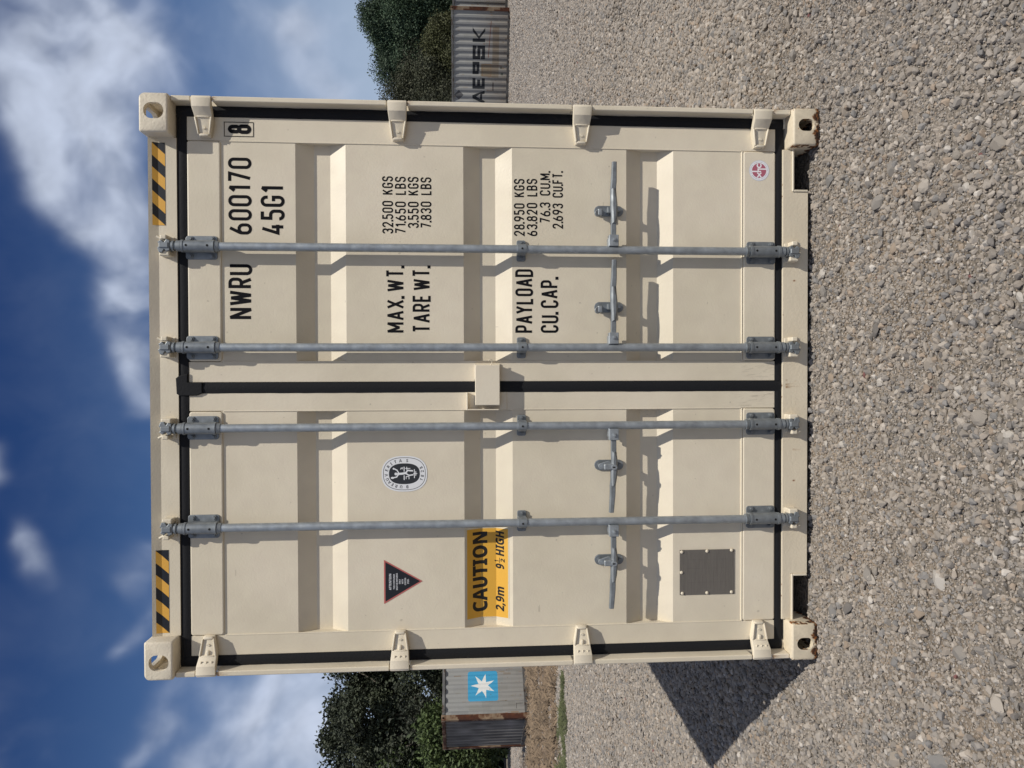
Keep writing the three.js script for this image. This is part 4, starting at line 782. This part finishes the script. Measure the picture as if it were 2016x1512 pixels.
// ------------------------------------------------------------------ trees and bushes behind the yard
function clump(seed, n, leaf, spread) {                 // a sprig of small folded leaves
  const r = rng(seed), pos = [], idx = [], v = new THREE.Vector3(), q = new THREE.Quaternion(), e = new THREE.Euler();
  for (let i = 0; i < n; i++) {
    const c = new THREE.Vector3(r() - 0.5, r() - 0.5, r() - 0.5).multiplyScalar(2 * spread), L = leaf * (0.7 + 0.6 * r()), W = L * (0.42 + 0.2 * r()), b = pos.length / 3;
    e.set((r() - 0.5) * 2.4, r() * 6.283, (r() - 0.5) * 2.4); q.setFromEuler(e);
    for (const p of [[0, 0, 0], [-W / 2, 0.02 * L, L * 0.5], [0, -0.12 * L, L * 0.5], [W / 2, 0.02 * L, L * 0.5], [0, 0, L]]) { v.set(...p).applyQuaternion(q).add(c); pos.push(v.x, v.y, v.z); }
    idx.push(b, b + 1, b + 2, b, b + 2, b + 3, b + 2, b + 1, b + 4, b + 2, b + 4, b + 3);
  }
  const g = new THREE.BufferGeometry(); g.setAttribute('position', new THREE.Float32BufferAttribute(pos, 3)); g.setIndex(idx); g.computeVertexNormals(); return g;
}
const SPRIGS = [clump(1, 26, 0.16, 0.30), clump(2, 40, 0.10, 0.30), clump(3, 20, 0.20, 0.30), clump(4, 15, 0.19, 0.34)];
const leafMat = new THREE.MeshStandardMaterial({ roughness: 0.7, side: THREE.DoubleSide }), barkMat = new THREE.MeshStandardMaterial({ color: new THREE.Color().setRGB(0.16, 0.14, 0.115), roughness: 1 });
function limb(a, b, r0, r1, r) {
  const A = new THREE.Vector3(...a), B = new THREE.Vector3(...b), m1 = A.clone().lerp(B, 0.35), m2 = A.clone().lerp(B, 0.7), w = A.distanceTo(B) * 0.12;
  for (const m of [m1, m2]) m.add(new THREE.Vector3((r() - 0.5) * w, (r() - 0.3) * w, (r() - 0.5) * w));
  const g = new THREE.TubeGeometry(new THREE.CatmullRomCurve3([A, m1, m2, B]), 10, 1, 6, false), p = g.attributes.position, path = g.parameters.path, c = new THREE.Vector3();
  for (let i = 0; i <= 10; i++) { path.getPointAt(i / 10, c); const rad = lerp(r0, r1, i / 10); for (let j = 0; j <= 6; j++) { const k = i * 7 + j; p.setXYZ(k, c.x + (p.getX(k) - c.x) * rad, c.y + (p.getY(k) - c.y) * rad, c.z + (p.getZ(k) - c.z) * rad); } }
  g.computeVertexNormals(); return g;
}
function tree(name, label, category, x, z, h, rx, rz, o) {
  const r = rng(o.seed), t = thing(name, label, category, [x, groundY(x, z), z], 0, o.group), low = o.low ?? 0.3, lobes = [], cy = h * (1 + low) / 2, ry = h * (1 - low) / 2;
  for (let i = 0; i < o.lobes; i++) {
    const a = r() * 6.283, u = r() * 2 - 1, k = Math.sqrt(1 - u * u), d = o.open ? 0.25 + 0.85 * Math.sqrt(r()) : 0.45 + 0.38 * r(), s = (0.26 + 0.2 * r()) * (o.open ? 0.75 + 0.5 * r() : 1) * (o.lobe ?? 1);
    lobes.push([rx * k * Math.cos(a) * d, cy + ry * u * d, rz * k * Math.sin(a) * d, Math.min(rx, ry) * s * 1.25, Math.min(rx, ry) * s, Math.min(rz, ry) * s * 1.25]);
  }
  const trunk = [limb([0, -0.1, 0], [0.25 * (r() - 0.5), h * Math.max(0.3, low + 0.12), 0.2 * (r() - 0.5)], h * 0.028, h * 0.018, r)];
  mesh('trunk', trunk, barkMat, t);
  const top = h * Math.max(0.3, low + 0.12), bs = [];
  lobes.forEach((l, i) => { if (i % 2 === 0 || o.open) bs.push(limb([0, top * (0.6 + 0.4 * r()), 0], [l[0] * 0.95, l[1] + l[4] * 0.3, l[2] * 0.95], h * 0.011, h * 0.002, r)); if (o.open) for (let k = 0; k < 3; k++) bs.push(limb([l[0] * 0.8, l[1], l[2] * 0.8], [l[0] + l[3] * (r() - 0.5) * 2, l[1] + l[4] * (r() * 1.6 - 0.5), l[2] + l[5] * (r() - 0.5) * 2], h * 0.003, h * 0.001, r)); });
  mesh('branches', bs, barkMat, t).userData.kind = 'stuff';
  const im = new THREE.InstancedMesh(SPRIGS[o.sprig ?? 0], leafMat, o.n), m4 = new THREE.Matrix4(), q = new THREE.Quaternion(), e = new THREE.Euler(), P = new THREE.Vector3(), S = new THREE.Vector3(), c = new THREE.Color();
  const tone = lobes.map(() => 0.72 + 0.6 * r());
  for (let i = 0; i < o.n; i++) {
    const li = Math.floor(r() * lobes.length), l = lobes[li], a = r() * 6.283, u = Math.max(-0.75, r() * 2 - 1), k = Math.sqrt(1 - u * u), d = Math.pow(r(), 0.42) * (1 + 0.18 * n3(l[0] + k * Math.cos(a) * 2, u * 2 + li, l[2] + k * Math.sin(a) * 2));
    P.set(l[0] + l[3] * k * Math.cos(a) * d, Math.max(0.15, l[1] + l[4] * u * d), l[2] + l[5] * k * Math.sin(a) * d);
    e.set(r() * 6.283, r() * 6.283, r() * 6.283); q.setFromEuler(e); const s = (0.75 + 0.6 * r()) * (o.scale ?? 1); S.set(s, s, s);
    im.setMatrixAt(i, m4.compose(P, q, S)); const v = tone[li] * (0.75 + 0.5 * r()), w = r(); c.setRGB(lerp(o.c0[0], o.c1[0], w) * v, lerp(o.c0[1], o.c1[1], w) * v, lerp(o.c0[2], o.c1[2], w) * v); im.setColorAt(i, c);
  }
  im.name = 'crown'; im.castShadow = im.receiveShadow = true; im.userData.kind = 'stuff'; t.add(im); return t;
}
const OK = { c0: [0.020, 0.028, 0.013], c1: [0.050, 0.060, 0.033] }, DK = { c0: [0.030, 0.048, 0.022], c1: [0.046, 0.064, 0.030] }, OL = { c0: [0.038, 0.044, 0.022], c1: [0.056, 0.058, 0.030] }, BR = { c0: [0.036, 0.056, 0.014], c1: [0.062, 0.090, 0.024] }, BL = { c0: [0.032, 0.060, 0.030], c1: [0.048, 0.078, 0.040] }, YE = { c0: [0.050, 0.055, 0.018], c1: [0.066, 0.070, 0.024] };
// right of the cream container
tree('dense_tree', 'tall rounded dark green tree standing behind the container with capitals', 'tree', 21.6, -42.5, 8.3, 5.4, 4.6, { seed: 41, lobes: 46, n: 15000, sprig: 1, low: 0.12, scale: 1.1, lobe: 0.95, ...BL });
tree('dense_tree', 'dull olive tree with a lower ragged top between the tall tree and the cream container', 'tree', 15.6, -40.5, 6.7, 4.2, 3.6, { seed: 42, lobes: 38, n: 11000, sprig: 1, low: 0.04, scale: 1.1, ...OL });
tree('dense_tree', 'dark tree half hidden behind the right edge of the cream container', 'tree', 9.5, -43, 7.6, 4.4, 4, { seed: 43, lobes: 30, n: 8000, sprig: 1, low: 0.05, ...OL });
tree('bush', 'low yellow green bush just above the roof of the container with capitals', 'bush', 18.6, -38.0, 4.5, 1.7, 1.4, { seed: 44, lobes: 14, n: 1800, sprig: 1, low: 0.0, ...YE });
tree('dense_tree', 'dark tree at the far right edge behind the half hidden grey container', 'tree', 28.5, -41, 8.8, 5, 4.2, { seed: 45, lobes: 34, n: 9000, sprig: 1, low: 0.05, ...DK });
// left of it
tree('oak_tree', 'tall open crowned oak behind the container with the star', 'tree', -19.6, -38.5, 10.2, 4.8, 4.2, { seed: 51, lobes: 64, n: 4300, sprig: 3, low: 0.14, open: 1, lobe: 0.44, ...OK });
tree('oak_tree', 'dark oak close to the left edge of the cream container', 'tree', -14.6, -41, 10.4, 4.4, 4, { seed: 52, lobes: 70, n: 6200, sprig: 3, low: 0.1, open: 1, lobe: 0.55, ...OK });
tree('oak_tree', 'oak at the far left edge with ragged outer twigs', 'tree', -26.2, -41.5, 10.8, 4.8, 4.2, { seed: 53, lobes: 64, n: 4300, sprig: 3, low: 0.1, open: 1, lobe: 0.44, ...OK });
tree('leafy_tree', 'bright green young tree in front of the oaks at the left edge', 'tree', -22.0, -34.5, 6.0, 3.0, 2.4, { seed: 54, lobes: 26, n: 3600, sprig: 2, low: 0.02, ...BR });
tree('bush', 'bright green bush rising right behind the container with the star', 'bush', -16.2, -30.5, 4.1, 2.0, 1.7, { seed: 55, lobes: 18, n: 2000, sprig: 2, low: 0.0, ...BR });
tree('bush', 'dark shady bush filling the gap under the oaks left of the grey container', 'bush', -22.5, -39.5, 4.6, 4.4, 1.6, { seed: 56, lobes: 24, n: 4200, sprig: 1, low: 0.0, ...DK });
tree('bush', 'dark shady bush filling the gap under the oaks behind the grey container', 'bush', -15.5, -37.5, 4.8, 4.0, 1.6, { seed: 57, lobes: 22, n: 3800, sprig: 1, low: 0.0, ...DK });
// grass along the soil strip, straw on the soil, clods of earth
{
  const r = rng(66), blades = (seed, n, h, w, lean) => { const q = rng(seed), pos = [], idx = []; for (let i = 0; i < n; i++) { const a = q() * 6.283, x = (q() - 0.5) * 0.16, z = (q() - 0.5) * 0.16, H = h * (0.5 + 0.7 * q()), l = lean * (0.4 + q()), b = pos.length / 3, cx = Math.cos(a), sx = Math.sin(a); pos.push(x - sx * w, 0, z + cx * w, x + sx * w, 0, z - cx * w, x + cx * l * 0.4, H * 0.65, z + sx * l * 0.4, x + cx * l, H, z + sx * l); idx.push(b, b + 1, b + 2, b, b + 2, b + 3, b + 1, b + 3, b + 2); } const g = new THREE.BufferGeometry(); g.setAttribute('position', new THREE.Float32BufferAttribute(pos, 3)); g.setIndex(idx); g.computeVertexNormals(); return g; };
  const m4 = new THREE.Matrix4(), q = new THREE.Quaternion(), e = new THREE.Euler(), P = new THREE.Vector3(), S = new THREE.Vector3(), c = new THREE.Color();
  function field(name, label, geo, mat, n, place, col, sc) {
    const im = new THREE.InstancedMesh(geo, mat, n); let k = 0;
    for (let i = 0; i < n * 6 && k < n; i++) { const p = place(); if (!p) continue; e.set(0, r() * 6.283, 0); q.setFromEuler(e); const s = sc(); S.set(s, s * (0.7 + 0.6 * r()), s); P.set(p[0], groundY(p[0], p[1]), p[1]); im.setMatrixAt(k, m4.compose(P, q, S)); im.setColorAt(k, col(c)); k++; }
    im.count = k; im.name = numbered(name); im.castShadow = im.receiveShadow = true; tag(im, label, null, null, 'stuff'); scene.add(im);
  }
  const two = new THREE.MeshStandardMaterial({ roughness: 0.9, side: THREE.DoubleSide });
  field('grass', 'strip of short green grass at the edge of the gravel', blades(7, 14, 0.055, 0.006, 0.09), two, 520, () => { const t = r(), x = -4.6 - 4.6 * t, w = 0.35 + 1.0 * t, z = -9.5 + 0.15 * Math.sin(x * 2) + (r() + r() - 1) * w; return n2(x * 1.3, z * 1.3) + 0.4 * n2(x * 4, z * 4) > 0.2 ? [x, z] : null; }, (k) => { const v = 0.8 + 0.6 * r(); return k.setRGB(0.075 * v, 0.085 * v, 0.036 * v); }, () => 0.7 + 0.7 * r());
  field('dry_grass', 'thin straw coloured dry grass on the brown soil strip', blades(8, 12, 0.10, 0.005, 0.14), two, 2000, () => { const x = -3.2 - 12 * r(), z = -10 - 8.5 * r(); return soilAt(x, z) > 0.2 && n2(x * 0.7, z * 2.2) > -0.1 ? [x, z] : null; }, (k) => { const v = 0.7 + 0.6 * r(); return k.setRGB(0.205 * v, 0.15 * v, 0.10 * v); }, () => 0.6 + 0.9 * r());
  field('soil_clods', 'brown clods of earth on the soil strip', stoneGeometry(61, 1).scale(0.05, 0.03, 0.05), new THREE.MeshStandardMaterial({ roughness: 1 }), 2600, () => { const x = -3.2 - 12 * r(), z = -10 - 8.5 * r(); return soilAt(x, z) > 0.3 ? [x, z] : null; }, (k) => { const v = 0.6 + 0.8 * r(); return k.setRGB(0.13 * v, 0.092 * v, 0.064 * v); }, () => 0.4 + 1.2 * r() * r());
}

renderer.render(scene, camera);
